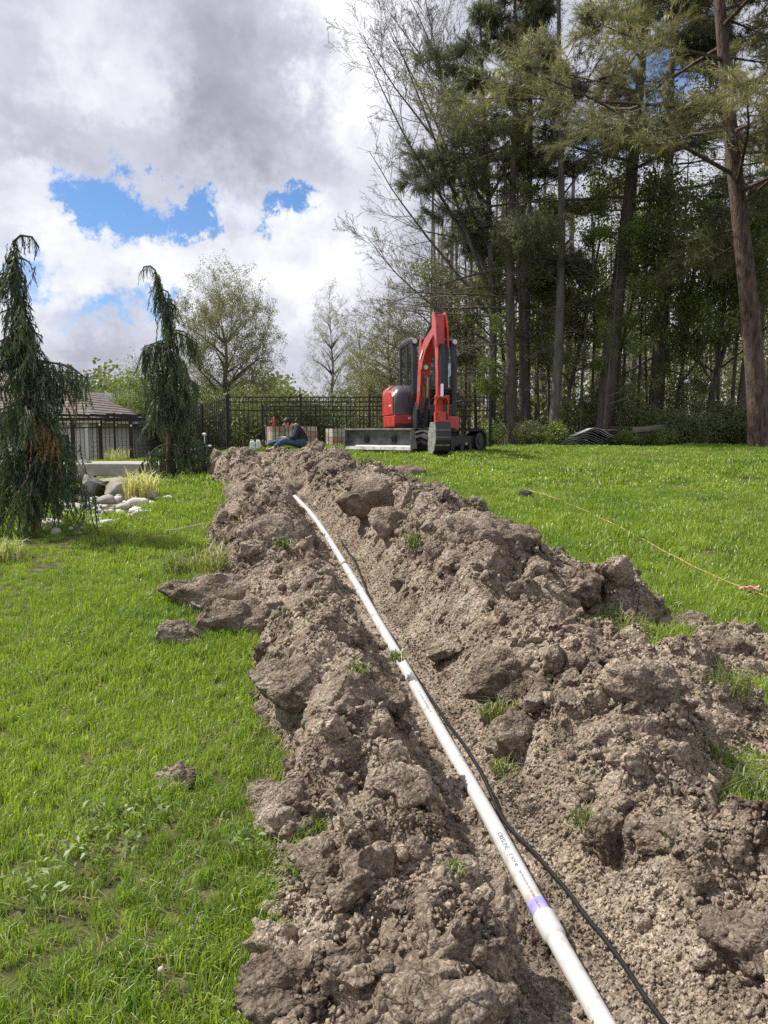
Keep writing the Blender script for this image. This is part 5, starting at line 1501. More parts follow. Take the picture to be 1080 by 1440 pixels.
def patio_chair(px, py, Y, lab, rz):
    p = at(px, py, Y); root = thing('patio_chair', lab, 'chair', (p.x, p.y, -0.12), rz, 'dark wicker patio furniture')
    MB().box((0, 0, 0.42), (0.6, 0.6, 0.14)).build('seat', 'wicker', root, bevel=0.03)
    MB().box((0, 0.27, 0.68), (0.6, 0.1, 0.5)).build('backrest', 'wicker', root, bevel=0.03)
    for s in (-1, 1):
        MB().box((s * 0.3, 0, 0.58), (0.08, 0.6, 0.2)).build('armrest', 'wicker', root, bevel=0.02)
        for y in (-.25, .25): MB().box((s * 0.26, y, 0.17), (0.05, 0.05, 0.35)).build('leg', 'wicker', root)
patio_chair(176, 640, 25, 'dark wicker patio chair left under the pergola', 2.6); patio_chair(196, 642, 24.6, 'dark wicker patio chair by the right pergola post', -2.7)

# ------------------------------------------------------------------ footbridge, boulders, cobbles, ornamental grass
solid('concrete', (0.36, 0.34, 0.30), 0.9, var=0.18, scale=3, bump=0.006)
solid('boulder_grey', (0.23, 0.225, 0.21), 0.9, var=0.35, scale=3, bump=0.012, bscale=14)
solid('boulder_flat', (0.27, 0.25, 0.21), 0.9, var=0.3, scale=3, bump=0.012, bscale=14)
solid('cobble', (0.56, 0.53, 0.48), 0.85, var=0.25, scale=4, bump=0.004, space='World')
solid('cobble_dark', (0.36, 0.34, 0.31), 0.85, var=0.25, scale=4, bump=0.004, space='World')
def build_rocks():
    p = at(165, 652, 13.2)
    root = thing('stone_bridge', 'pale concrete slab footbridge over the stone bed between the cedars', 'bridge', (p.x, p.y, 1.035))
    prof = [(x, 0.03 * math.cos(x * 1.1)) for x in np.linspace(-1.5, 0.9, 14)]
    m = MB(); m.prism(prof + [(x, z - 0.21) for x, z in reversed(prof)], -0.55, 0.6, 'xz'); m.build('slab', 'concrete', root, bevel=0.02)
    for x in (-1.45, 0.85): MB().box((x, 0.05, -0.48), (0.30, 0.9, 0.5)).build('abutment', 'boulder_grey', root, bevel=0.05)
    def rock(px, py, Y, sx, sy, sz, lab, mat='boulder_grey', seed=1, zoff=0.0, rz=0.0):
        q = at(px, py, Y); V, T = rock_shape(500 + seed, 4, (sx, sy, sz), 0.22, 1.3, 0.8)
        tag(link_mesh('boulder', np_mesh('boulder', V, None, T, smooth=True), mat, loc=(q.x, q.y, q.z), rot=(0, 0, rz)), lab, 'boulder', 'boulders around the stone bed')
    rock(128, 683, 12.4, 0.17, 0.2, 0.19, 'round grey boulder in the dark under the bridge', seed=1)
    rock(168, 690, 12.0, 0.28, 0.3, 0.19, 'large flat-faced boulder under the bridge right side', 'boulder_flat', 2)
    rock(166, 676, 12.3, 0.30, 0.3, 0.06, 'flat slab stone on top of the large boulder', 'boulder_flat', 3)
    rock(200, 680, 12.6, 0.28, 0.25, 0.16, 'grey boulder behind the striped ornamental grass', 'boulder_grey', 4)
    rock(272, 694, 12.0, 0.26, 0.2, 0.12, 'low grey boulder at the foot of the smaller cedar', 'boulder_grey', 5)
    rock(238, 700, 11.9, 0.12, 0.12, 0.10, 'small boulder between ornamental grass and smaller cedar', 'boulder_grey', 6)
    rock(110, 664, 12.9, 0.3, 0.3, 0.2, 'dark boulder at the left end of the bridge', 'boulder_grey', 7)
    rg = random.Random(7)
    meshes = []
    for k in range(6):
        V, T = rock_shape(520 + k, 3, (1, rg.uniform(.65, .9), rg.uniform(.4, .6)), 0.13, 1.1, 0.4)
        me = np_mesh('river_cobble', V, None, T, smooth=True); me.materials.append(MATS['cobble' if k % 3 else 'cobble_dark']); meshes.append(me)
    n = 0; tries = 0; placed = []
    while n < 150 and tries < 2600:
        tries += 1
        px, py = rg.uniform(70, 255), rg.uniform(684, 762)
        # the bed is a band that narrows to the left foot of the big cedar
        if py < 700 and px > 215 or py > 752 - max(0, px - 120) * 0.35: continue
        g = ground_px(px, py)
        s = rg.choice([0.05, 0.06, 0.08, 0.10, 0.14]) * (0.8 if n > 40 else 1.1)
        if any((g.x - q[0]) ** 2 + (g.y - q[1]) ** 2 < (0.66 * (s + q[2])) ** 2 for q in placed): continue
        placed.append((g.x, g.y, s))
        o = link_mesh('river_cobble', rg.choice(meshes), loc=(g.x, g.y, g.z + s * 0.18), rot=(rg.uniform(-.2, .2), rg.uniform(-.2, .2), rg.uniform(0, 6.28))); o.scale = (s, s, s)
        wh = 'under the big cedar' if px < 110 else ('below the bridge slab' if py < 706 else ('left of the ornamental grass' if px < 165 else ('before the ornamental grass' if px < 215 else 'right of the ornamental grass')))
        tag(o, '%s rounded %s cobble in the stone bed %s' % ('large' if s > .1 else ('small' if s < .06 else 'mid-sized'), 'pale' if 'dark' not in o.data.materials[0].name else 'darker', wh), 'cobble', 'river cobbles of the dry stone bed'); n += 1
build_rocks()

leafy('stripe_blade', (0.34, 0.42, 0.13), (0.66, 0.64, 0.34), trans=0.4, scale=4, gloss=0.06)
leafy('dead_blade', (0.20, 0.12, 0.07), (0.30, 0.20, 0.12), trans=0.25, scale=4, gloss=0.02)
def grass_clump(px, py, Y, h, rad, lab, n=240):
    q = at(px, py, Y); z = Hs(q.x, q.y)
    root = thing('ornamental_grass', lab, 'ornamental grass', (q.x, q.y, z), 0, 'striped ornamental grasses')
    V, Q, T = blade_tuft(int(px), n, rad, h, 0.013, 0.8); link_mesh('leaves', np_mesh('leaves', V, Q, T), 'stripe_blade', root)
    V, Q, T = blade_tuft(int(px) + 1, n // 2, rad * 1.05, h * 0.45, 0.010, 0.25); link_mesh('dead_stems', np_mesh('dead_stems', V, Q, T), 'dead_blade', root)
grass_clump(200, 724, 9.9, 0.52, 0.22, 'striped pale ornamental grass clump on the cobbles before the bridge')
grass_clump(165, 648, 22.0, 0.55, 0.35, 'pale ornamental grass clump behind the bridge at the fence', 120)
grass_clump(8, 790, 6.6, 0.28, 0.16, 'pale grass clump at the foot of the big cedar at the left edge', 90)

# ------------------------------------------------------------------ trees
solid('bark_dark', (0.115, 0.096, 0.082), 0.95, var=0.4, scale=3, stretch=(3, 3, 0.6), bump=0.03, bscale=9)
solid('bark_pine', (0.105, 0.072, 0.058), 0.95, var=0.6, scale=4, stretch=(3, 3, 0.8), bump=0.05, bscale=9)
solid('bark_grey', (0.135, 0.122, 0.105), 0.95, var=0.35, scale=3, stretch=(3, 3, 0.5), bump=0.015, bscale=10)
solid('bark_cedar', (0.095, 0.066, 0.050), 0.95, var=0.4, scale=6, stretch=(4, 4, 0.5), bump=0.01, bscale=20)
solid('twig', (0.20, 0.175, 0.15), 0.95, var=0.3)
leafy('needle_olive', (0.115, 0.126, 0.062), (0.30, 0.29, 0.145), trans=0.45, scale=0.5, gloss=0.05, tcol=(1.2, 1.15, 0.6))
leafy('needle_dark', (0.075, 0.095, 0.056), (0.18, 0.195, 0.105), trans=0.42, scale=0.5, gloss=0.05, tcol=(1.1, 1.15, 0.7))
leafy('cedar_spray', (0.022, 0.046, 0.020), (0.110, 0.155, 0.065), trans=0.28, scale=3.0, gloss=0.05, tcol=(1.1, 1.2, 0.6))
leafy('cedar_dead', (0.22, 0.13, 0.06), (0.40, 0.27, 0.14), trans=0.3, scale=3.0, gloss=0.03)
leafy('leaf_spring', (0.085, 0.145, 0.030), (0.235, 0.300, 0.075), trans=0.5, scale=0.6, gloss=0.05)
leafy('leaf_pale', (0.13, 0.145, 0.065), (0.27, 0.265, 0.13), trans=0.45, scale=0.8, gloss=0.06)
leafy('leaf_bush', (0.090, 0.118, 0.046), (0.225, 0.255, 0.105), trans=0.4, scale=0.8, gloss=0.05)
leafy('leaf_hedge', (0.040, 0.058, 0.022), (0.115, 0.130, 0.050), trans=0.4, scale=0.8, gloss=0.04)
leafy('bud', (0.08, 0.068, 0.045), (0.16, 0.14, 0.08), trans=0.3, scale=2, gloss=0.02)

def leaf_temp(seed, n, rad, l, w, ball=True):
    rg = np.random.default_rng(seed); V, Q = [], []
    for i in range(n):
        c = rg.normal(0, rad * 0.55, 3); d = rg.normal(size=3); d /= np.linalg.norm(d); s = np.cross(d, rg.normal(size=3)); s /= np.linalg.norm(s)
        ll, ww = l * rg.uniform(.7, 1.2), w * rg.uniform(.7, 1.2); k = len(V)
        V += [c - d * ll / 2, c + s * ww / 2 - d * ll * 0.05, c + d * ll / 2, c - s * ww / 2 - d * ll * 0.05]; Q.append((k, k + 1, k + 2, k + 3))
    return np.array(V), Q, None
def needle_temp(seed, n=26, length=0.34, nl=0.10, w=0.009):
    """twig along +Z with needles pointing forward and out"""
    rg = np.random.default_rng(seed); V, T = [], []
    for i in range(n):
        t = (i + rg.random()) / n; a = rg.uniform(0, 6.28); b = np.array([0, 0, length * t])
        o = np.array([math.cos(a), math.sin(a), 0]); d = o * rg.uniform(.5, .95) + np.array([0, 0, rg.uniform(.35, .9)]); d /= np.linalg.norm(d)
        s = np.cross(d, [0, 0, 1.0]); s /= np.linalg.norm(s) + 1e-6; l = nl * rg.uniform(.7, 1.2); k = len(V)
        V += [b - s * w / 2, b + s * w / 2, b + d * l]; T.append((k, k + 1, k + 2))
    return np.array(V), None, T
def strand_temp(seed, L=0.34, n=30, l=0.055, w=0.012):
    """hanging spray of scale leaves along -Z"""
    rg = np.random.default_rng(seed); V, T = [], []
    sw = rg.normal(0, .05, 2)
    for i in range(n):
        t = (i + rg.random()) / n; a = rg.choice([0, PI]) + rg.normal(0, .5); b = np.array([sw[0] * t * t, sw[1] * t * t, -L * t])
        o = np.array([math.cos(a), math.sin(a), 0]); d = o * rg.uniform(.25, .7) * (1 - .5 * t) + np.array([0, 0, -rg.uniform(.6, 1.)]); d /= np.linalg.norm(d)
        s = np.cross(d, rg.normal(size=3)); s /= np.linalg.norm(s) + 1e-6; ll = l * rg.uniform(.6, 1.3) * (1.15 - .5 * t); k = len(V)
        V += [b - s * w / 2, b + s * w / 2, b + d * ll]; T.append((k, k + 1, k + 2))
    return np.array(V), None, T

class Grow:
    def __init__(s, seed): s.rg = random.Random(seed); s.poly = []; s.leaf = []
    def perp(s, d):
        a = Vector((s.rg.gauss(0, 1), s.rg.gauss(0, 1), s.rg.gauss(0, 1))); a = a - d * a.dot(d); return a.normalized()
    def branch(s, p, d, L, r, lvl, P, leafy=True):
        rg = s.rg; n = P['seg'][lvl]; pts = [Vector(p)]; rad = [r]; d = Vector(d).normalized(); st = L / n; dirs = [d.copy()]
        for i in range(n):
            d = (d + s.perp(d) * P['wob'][lvl] * rg.random() + Vector((0, 0, P['trop'][lvl]))).normalized()
            pts.append(pts[-1] + d * st); rad.append(max(r * (1 - P['taper'][lvl] * (i + 1) / n), P.get('rmin', 0.004))); dirs.append(d.copy())
        s.poly.append((pts, rad, P['sides'][lvl]))
        if lvl < P['max']:
            nc = P['n'][lvl]; nc = int(nc * rg.uniform(.8, 1.2) * (min(1.0, 0.35 + L / P['ref'][lvl]) if 'ref' in P else 1) + .5)
            t0 = P['t0'][lvl]
            for c in range(nc):
                t = t0 + (1 - t0) * (c + rg.random()) / nc; f = t * n; i = min(int(f), n - 1)
                q = pts[i].lerp(pts[i + 1], f - i); dd = dirs[i]
                a = R(P['ang'][lvl] + rg.gauss(0, 9)); cd = dd * math.cos(a) + s.perp(dd) * math.sin(a)
                if P.get('flat') and lvl >= 1: cd.z *= 0.35
                cl = L * P['lr'][lvl] * rg.uniform(.65, 1.2) * (1 - P['short'][lvl] * t)
                s.branch(q, cd, cl, max(rad[i] * P['rr'][lvl], P.get('rmin', .004)), lvl + 1, P, leafy)
        if lvl >= P['leaf'] and leafy:
            k = P['leafn']
            for j in range(k):
                t = P.get('leaft', .25) + (1 - P.get('leaft', .25)) * (j + rg.random()) / k; f = t * n; i = min(int(f), n - 1)
                s.leaf.append((pts[i].lerp(pts[i + 1], f - i), dirs[i + 1]))
        return pts

def finish_tree(name, label, cat, loc, g, bark, leafmat, temps, scale, group, split=0.03, rz=0.0, jitter=0.0, up=False, droop=0.0, leafname='crown'):
    root = thing(name, label, cat, loc, rz, group)
    big = [q for q in g.poly if q[1][0] >= split]; small = [q for q in g.poly if q[1][0] < split]
    if big:
        V, Q = tubes(big); link_mesh('trunk', np_mesh('trunk', V, Q, smooth=True), bark, root)
    if small:
        V, Q = tubes(small); o = link_mesh('branches', np_mesh('branches', V, Q, smooth=True), 'twig' if bark != 'bark_cedar' else bark, root); o['kind'] = 'stuff'
    if g.leaf and temps:
        rg = np.random.default_rng(abs(hash(label)) % 1000 if False else len(label))
        P = np.array([tuple(a) for a, _ in g.leaf]); D = np.array([tuple(b) for _, b in g.leaf])
        if jitter: P = P + rg.normal(0, jitter, P.shape)
        if up: D = D * .7 + np.array([0, 0, .6])
        D = D + rg.normal(0, .35, D.shape); D[:, 2] -= droop
        me = scatter_mesh(leafname, temps, P, dir_euler(D), np.asarray(scale * rg.uniform(.7, 1.3, len(P))), rg.integers(0, len(temps), len(P)), [leafmat])
        o = scatter_obj(leafname, me, root); o['kind'] = 'stuff'
    return root
def copy_tree(src, loc, rz, sc, label, group=None):
    c = src.copy(); COL.objects.link(c); c.location = loc; c.rotation_euler = (0, 0, rz); c.scale = (sc, sc, sc); c['label'] = label
    if group: c['group'] = group
    for ch in src.children:
        d = ch.copy(); COL.objects.link(d); d.parent = c
    return c

# ---- weeping cedars
def weeping_cedar(px, Y, prof, lean, extras, label, seed, dead=(), nbr=70, topcurl=1):
    x = (px - 540) / F_PX * Y; z0 = Hs(x, Y) - 0.03
    rg = random.Random(seed); g = Grow(seed)
    top = prof[-1][0]
    def axis(h): return Vector((np.interp(h, [a for a, _ in lean], [b for _, b in lean]), 0.03 * math.sin(h * 2), h))
    pts = [axis(top * k / 16) for k in range(17)]
    r0 = 0.05
    tip = pts[-1]
    pts += [tip + Vector((topcurl * .07, 0, .06)), tip + Vector((topcurl * .17, .02, .05)), tip + Vector((topcurl * .23, .02, -.05))]
    g.poly.append((pts, [r0 * (1 - .85 * k / 19) for k in range(20)], 8))
    strands = []; deads = []
    def arch(h, az, L, sag=1.0, dens=1.0, dst=None, rise=0.35):
        p = axis(h); d = Vector((math.cos(az), math.sin(az), rise)).normalized(); n = 7; q = [p.copy()]
        for i in range(n):
            d = (d + Vector((0, 0, -0.16 * sag)) + g.perp(d) * .12).normalized(); q.append(q[-1] + d * L / n)
        g.poly.append((q, [0.012 * (1 - .8 * i / n) + .002 for i in range(n + 1)], 5))
        k = int(max(3, L / 0.028) * dens)
        for j in range(k):
            f = n * (0.12 + .88 * (j + rg.random()) / k); i = min(int(f), n - 1); c = q[i].lerp(q[i + 1], f - i) + Vector((rg.gauss(0, .025), rg.gauss(0, .025), rg.gauss(0, .015)))
            (strands if dst is None else dst).append((c, rg.uniform(.65, 1.35)))
    for k in range(nbr):
        h = top * (0.10 + 0.90 * (k + rg.random()) / nbr) ** 0.9
        tier = 0.5 + 0.5 * math.sin(h * 9.0 + seed) * math.sin(h * 4.1 + 1.0)
        az = rg.uniform(0, 6.28)
        L = float(np.interp(h, [a for a, _ in prof], [b for _, b in prof])) * rg.uniform(.35, 1.15) * (0.55 + 0.75 * tier) * (1 + .35 * math.sin(3 * az + h * 5))
        if L > 0.02 and rg.random() < .35 + .65 * tier: arch(h, az, L, 1.15)
    for (h, az, L, sag, rise) in extras: arch(h, az, L, sag, 1.3, None, rise); arch(h - .05, az + .12, L * .9, sag, 1.1, None, rise)
    for (h, az, L) in dead: arch(h, az, L, 1.0, 2.0, deads, 0.1)
    for k in range(60):
        i = rg.choice([-7, -6, -5, -4, -3, -2]); strands.append((pts[i].lerp(pts[i + 1], rg.random()) + Vector((rg.gauss(0, .015), rg.gauss(0, .015), .01)), rg.uniform(.3, .6)))
    root = thing('weeping_cedar', label, 'tree', (x, Y, z0), 0, 'weeping cedars')
    V, Q = tubes(g.poly[:1]); link_mesh('trunk', np_mesh('trunk', V, Q, smooth=True), 'bark_cedar', root)
    V, Q = tubes(g.poly[1:]); o = link_mesh('branches', np_mesh('branches', V, Q, smooth=True), 'bark_cedar', root); o['kind'] = 'stuff'
    def put(lst, nm, mat, sc):
        P = np.array([tuple(a) for a, _ in lst]); S = np.array([b for _, b in lst]) * sc; nr = np.random.default_rng(seed)
        rot = np.stack([nr.normal(0, .16, len(P)), nr.normal(0, .16, len(P)), nr.uniform(0, 6.28, len(P))], 1)
        P[:, 2] = np.maximum(P[:, 2], 0.30 * S / sc)
        me = scatter_mesh(nm, [strand_temp(seed * 10 + q, 0.30) for q in range(5)], P, rot, S, nr.integers(0, 5, len(P)), [mat])
        o = scatter_obj(nm, me, root); o['kind'] = 'stuff'; return o
    put(strands, 'crown', 'cedar_spray', 1.0 if Y < 9 else 1.15)
    if deads:
        o = put(deads, 'dead_branch', 'cedar_dead', 0.85); o['label'] = 'withered orange-brown hanging foliage'
weeping_cedar(47, 7.6, [(0, .42), (.5, .52), (1.0, .50), (1.5, .42), (1.8, .34), (2.1, .22), (2.6, .16), (2.78, .08), (2.84, .03)], [(0, 0), (1.2, -.03), (2.0, -.02), (2.85, -.08)],
              [(1.72, 0.1, .62, .75, .35), (1.6, -.25, .55, .8, .3), (2.55, 3.0, .30, 1.4, .6), (1.05, .1, .5, .9, .3), (.75, -.3, .52, .9, .3), (1.9, 3.3, .42, .9, .4), (.6, -1.3, .5, .9, .3), (1.3, 2.9, .5, .9, .3)],
              'tall weeping cedar with withered brown branches at the left edge', 61, dead=[(1.16, -.5, .42), (1.12, -.9, .26)], nbr=165)
weeping_cedar(240, 12.3, [(0, .78), (.4, .70), (.8, .50), (1.2, .46), (1.7, .30), (2.0, .42), (2.3, .30), (2.6, .18), (3.0, .12), (3.3, .05)], [(0, -.03), (1.5, 0), (2.6, .05), (3.3, -.16)],
              [(2.35, 0.0, .55, 1.1, .35), (2.2, 3.1, .50, 1.1, .3), (2.85, .2, .22, 1.3, .3), (.75, .05, .7, .6, .2), (.5, -.4, .75, .7, .2), (1.45, 3.2, .4, 1.1, .3), (1.25, 0, .35, 1.1, .3)],
              'smaller bent-topped weeping cedar right of the stone bridge', 62, nbr=125, topcurl=-1)

# ---- background broadleaf trees behind the fence
DEC = dict(seg=[7, 7, 6, 5, 4], wob=[.12, .18, .25, .3, .3], trop=[.03, .10, .06, .04, .02], taper=[.45, .8, .8, .8, .7], sides=[8, 6, 5, 4, 3], n=[9, 9, 7, 5, 0], t0=[.28, .2, .2, .15, 0],
           ang=[42, 40, 42, 45, 0], lr=[.62, .48, .48, .5, 0], short=[.35, .45, .4, .4, 0], rr=[.5, .5, .5, .55, 0], max=3, leaf=3, leafn=3, rmin=.006)
def crown_tree(name, label, px, Y, ax, az, zc, seed, bark, leafmat, tmp, sc, group, n=(16, 90, 700), fork=1.2, r=.2, zbase=.3, upb=.35, jitter=.10, leafk=2, cone=0.0, twigr=.008, rise=.9):
    """broadleaf crown grown inside an ellipsoid (half width ax, half height az, centre zc): limbs, boughs and twigs each reach for their own point"""
    rg = np.random.default_rng(seed); g = Grow(seed); x = (px - 540) / F_PX * Y
    top = zc + az
    def pt(lo, hi):
        while True:
            u = rg.normal(size=3); u /= np.linalg.norm(u); q = u * rg.uniform(lo, hi)
            w = 1 + .16 * vnoise(np.array([u[0] * 2.2 + seed]), np.array([u[1] * 2.2]), np.array([u[2] * 2.2]), seed=seed)[0]
            q = q * w; f = 1 - cone * q[2]
            return Vector((q[0] * ax * f, q[1] * ax * f, zc + q[2] * az))
    tr = [Vector((.06 * math.sin(k * 1.3 + seed), .06 * math.cos(k * 1.7), zc * 1.05 * k / 8)) for k in range(9)]
    g.poly.append((tr, [r * (1 - .75 * k / 8) for k in range(9)], 9))
    nodes = [(p, r * (1 - .75 * k / 8)) for k, p in enumerate(tr) if p.z > fork]
    def arr(nodes): P = np.array([tuple(p) for p, _ in nodes]); return nodes, P, .2 * np.linalg.norm(P[:, :2], axis=1)
    def reach(t, na, ups, rad, seg, noise, sides):
        nodes, P, pen = na; d = np.array(t) - P; hz = np.hypot(d[:, 0], d[:, 1]); dist = np.sqrt(hz * hz + d[:, 2] ** 2)
        cost = dist + 1.3 * np.clip(rise * hz - d[:, 2], 0, None) + pen
        i = int(np.argmin(cost)); a = nodes[i][0]; L = (t - a).length
        c = a.lerp(t, .5) + Vector((0, 0, -ups * L * .25)) + Vector((rg.normal(0, noise * L), rg.normal(0, noise * L), rg.normal(0, noise * L)))
        q = [a * (1 - s) ** 2 + c * (2 * s * (1 - s)) + t * s * s for s in np.linspace(0, 1, seg + 1)]
        r0 = min(nodes[i][1] * .8, rad * (.4 + .25 * L)); rr = [max(r0 * (1 - .75 * k / seg), .004) for k in range(seg + 1)]
        g.poly.append((q, rr, sides)); return list(zip(q[1:], rr[1:]))
    l1 = []
    A = arr(nodes)
    for k in range(n[0]): l1 += reach(pt(.35, .72), A, -upb, .085, 7, .05, 6)
    l2 = []
    A = arr(nodes + l1)
    for k in range(n[1]): l2 += reach(pt(.5, .92), A, -upb * .6, .035, 5, .06, 4)
    l2 += l1; A = arr(l2)
    for k in range(n[2]):
        q = reach(pt(.45, 1.02), A, -upb * .4, twigr, 4, .06, 3)
        for j in range(leafk):
            i = rg.integers(0, 4); g.leaf.append((q[i][0], q[i][0] - q[max(i - 1, 0)][0] if i else Vector((0, 0, 1))))
    return finish_tree(name, label, 'tree', (x, Y, zbase), g, bark, leafmat, tmp, sc, group, split=.03, jitter=jitter)
def deciduous(name, label, px, Y, h, spread, seed, bark, leafmat, tmp, sc, group, P=None, zbase=None, r=None, jitter=.12, trunk=None):
    Q = dict(DEC); Q.update(P or {})
    x = (px - 540) / F_PX * Y; z = Hs(x, Y) if zbase is None else zbase
    g = Grow(seed)
    g.branch((0, 0, -.1), trunk or (0.02, 0, 1), h, r or h * .022, 0, Q)
    A = np.array([tuple(p) for p, _ in g.leaf]); ext = np.percentile(np.abs(A[:, 0] - np.median(A[:, 0])), 92); top = np.percentile(A[:, 2], 99)
    fx_, fz = spread / max(ext, .01), h / top
    for pts, rad, n in g.poly:
        for v in pts: v.x *= fx_; v.y *= fx_; v.z *= fz
    g.leaf = [(Vector((p.x * fx_, p.y * fx_, p.z * fz)), d) for p, d in g.leaf]
    return finish_tree(name, label, 'tree', (x, Y, z), g, bark, leafmat, tmp, sc, group, split=.035, jitter=jitter)
L_SM = [leaf_temp(700 + k, 12, .22, .11, .06) for k in range(4)]
L_MD = [leaf_temp(720 + k, 16, .30, .13, .08) for k in range(4)]
L_TY = [leaf_temp(740 + k, 4, .08, .05, .035) for k in range(3)]
N_T = [needle_temp(760 + k, 26, .34, .12, .012) for k in range(4)]
N_B = [needle_temp(780 + k, 34, .42, .15, .016) for k in range(4)]
BG = 'broadleaf trees beyond the fence'
crown_tree('round_tree', 'round pale budding tree beyond the fence left of the person', 320, 38, 2.75, 4.3, 5.3, 11, 'bark_dark', 'leaf_pale', L_SM, .68, BG, n=(24, 200, 2500), fork=1.2, r=.24, leafk=2)
crown_tree('slender_tree', 'slender pale budding tree between the round tree and the wood', 468, 46, 1.9, 4.6, 5.9, 12, 'bark_grey', 'leaf_pale', L_SM, .5, BG, n=(18, 90, 650), fork=1.0, r=.18, leafk=2, cone=.35)
crown_tree('thin_tree', 'thin bare-topped tree close to the left edge of the wood', 508, 44, 1.1, 4.6, 5.6, 13, 'bark_grey', 'leaf_pale', L_SM, .36, BG, n=(12, 60, 380), fork=1.0, r=.12, leafk=1, cone=.2)
crown_tree('willow_tree', 'light green willow-like tree behind the smaller cedar', 208, 34, 1.65, 2.35, 2.6, 14, 'bark_grey', 'leaf_spring', L_MD, .62, BG, n=(18, 90, 700), fork=.5, r=.13, zbase=-.1, leafk=2)
crown_tree('leafy_tree', 'leafy tree filling the gap right of the smaller cedar', 268, 35, 1.9, 1.9, 1.9, 15, 'bark_grey', 'leaf_spring', L_MD, .62, BG, n=(18, 80, 600), fork=.4, r=.12, zbase=.1, leafk=2)

# ---- shrubs
def shrub(name, label, px, Y, h, w, seed, leafmat, tmp, sc, group, n=420, z=None, py=None):
    x = (px - 540) / F_PX * Y; z = Hs(x, Y) if z is None else z
    rg = np.random.default_rng(seed); g = Grow(seed)
    for k in range(9):
        a = rg.uniform(0, 6.28); b = Vector((math.cos(a) * w * rg.uniform(.3, .9), math.sin(a) * w * rg.uniform(.3, .9), h * rg.uniform(.6, .95)))
        pts = [Vector((0, 0, 0)).lerp(b, t) + Vector((0, 0, .12 * h * math.sin(t * PI))) for t in (0, .3, .6, 1)]
        g.poly.append((pts, [.02, .015, .01, .005], 4))
    u = rg.normal(size=(n, 3)); u /= np.linalg.norm(u, axis=1, keepdims=True); rr = rg.random((n, 1)) ** .45
    P = u * rr * np.array([w, w, h * .55]) + np.array([0, 0, h * .52])
    k = 1 + .35 * fbm(P[:, 0] * 1.4 / max(w, .3) + seed, P[:, 1] * 1.4 / max(w, .3), P[:, 2] * 1.6 / max(h, .3), seed=seed, oct=2); P = P * np.stack([k, k, 0.75 + 0.25 * k], 1)
    P[:, 2] = np.maximum(P[:, 2], .04)
    g.leaf = [(Vector(p), Vector(d)) for p, d in zip(P, u)]
    return finish_tree(name, label, 'shrub', (x, Y, z), g, 'twig', leafmat, tmp, sc, group, split=.001, leafname='foliage')
HG = 'shrubs beyond the fence'
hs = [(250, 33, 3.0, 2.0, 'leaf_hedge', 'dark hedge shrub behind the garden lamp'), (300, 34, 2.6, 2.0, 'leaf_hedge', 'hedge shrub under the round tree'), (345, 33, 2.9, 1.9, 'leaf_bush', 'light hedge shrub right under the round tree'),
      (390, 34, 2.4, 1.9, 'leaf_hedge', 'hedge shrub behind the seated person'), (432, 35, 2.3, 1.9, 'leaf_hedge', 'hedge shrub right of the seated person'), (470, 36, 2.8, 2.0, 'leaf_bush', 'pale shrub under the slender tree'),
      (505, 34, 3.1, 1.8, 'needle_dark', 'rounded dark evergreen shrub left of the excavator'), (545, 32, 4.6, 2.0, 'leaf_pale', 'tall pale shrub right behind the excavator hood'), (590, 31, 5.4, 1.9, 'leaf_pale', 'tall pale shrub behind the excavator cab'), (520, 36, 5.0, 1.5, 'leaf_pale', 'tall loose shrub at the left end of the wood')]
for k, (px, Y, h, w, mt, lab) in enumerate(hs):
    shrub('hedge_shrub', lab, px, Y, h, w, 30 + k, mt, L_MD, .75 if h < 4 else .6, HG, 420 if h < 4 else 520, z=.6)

# ---- the wood on the right
WG = 'trees of the wood on the right'
PINE = dict(seg=[18, 8, 5, 3], wob=[.03, .10, .2, .3], trop=[0, -.012, .03, .03], taper=[.8, .85, .8, .7], sides=[10, 5, 4, 3], n=[0, 15, 6, 0], t0=[0, .22, .2, 0], ang=[0, 55, 48, 0],
            lr=[0, .36, .42, 0], short=[0, .55, .4, 0], rr=[0, .45, .55, 0], max=3, leaf=2, leafn=4, leaft=.15, rmin=.005, flat=True)
def pine(name, label, px, Y, h, r, seed, bark, leafmat, base, blen, bias, nb, lean=0.0, sc=1.0, leafiness=1.0, dead_below=None, P=None, temps=None, ang=8, bow=0.0, up=False):
    """trunk with whorled limbs; blen(h) limb length; bias: (azimuth, factor) side that grows longer"""
    Q = dict(PINE); Q.update(P or {})
    x = (px - 540) / F_PX * Y; z = Hs(x, Y) - .05; g = Grow(seed); rg = g.rg
    pts = [Vector((lean * h * t + bow * math.sin(t * PI) + .05 * math.sin(t * 9 + seed), .05 * math.cos(t * 7 + seed), h * t)) for t in np.linspace(0, 1, 19)]
    rad = [r * (1.22 if k == 0 else 1) * (1 - .82 * k / 18) for k in range(19)]
    g.poly.append((pts, rad, 12))
    for k in range(nb):
        hh = base + (h - base) * ((k + rg.random()) / nb) ** .92; i = min(int(hh / h * 18), 17); p = pts[i].lerp(pts[i + 1], hh / h * 18 - i)
        az = rg.uniform(0, 2 * PI); f = 1 + bias[1] * math.cos(az - bias[0])
        L = blen(hh) * rg.uniform(.7, 1.15) * f
        if L < .15: continue
        dead = dead_below is not None and hh < dead_below * rg.uniform(.8, 1.2)
        a = R(ang + rg.gauss(0, 9))
        g.branch(p, (math.cos(az) * math.cos(a), math.sin(az) * math.cos(a), math.sin(a)), L, max(.012, min(.055, L * .0125)), 1, Q, leafy=(not dead) and rg.random() < leafiness)
    return finish_tree(name, label, 'tree', (x, Y, z), g, bark, leafmat, temps or N_T, sc, WG, split=.022, up=up)
lr = PI  # towards the left of the photo
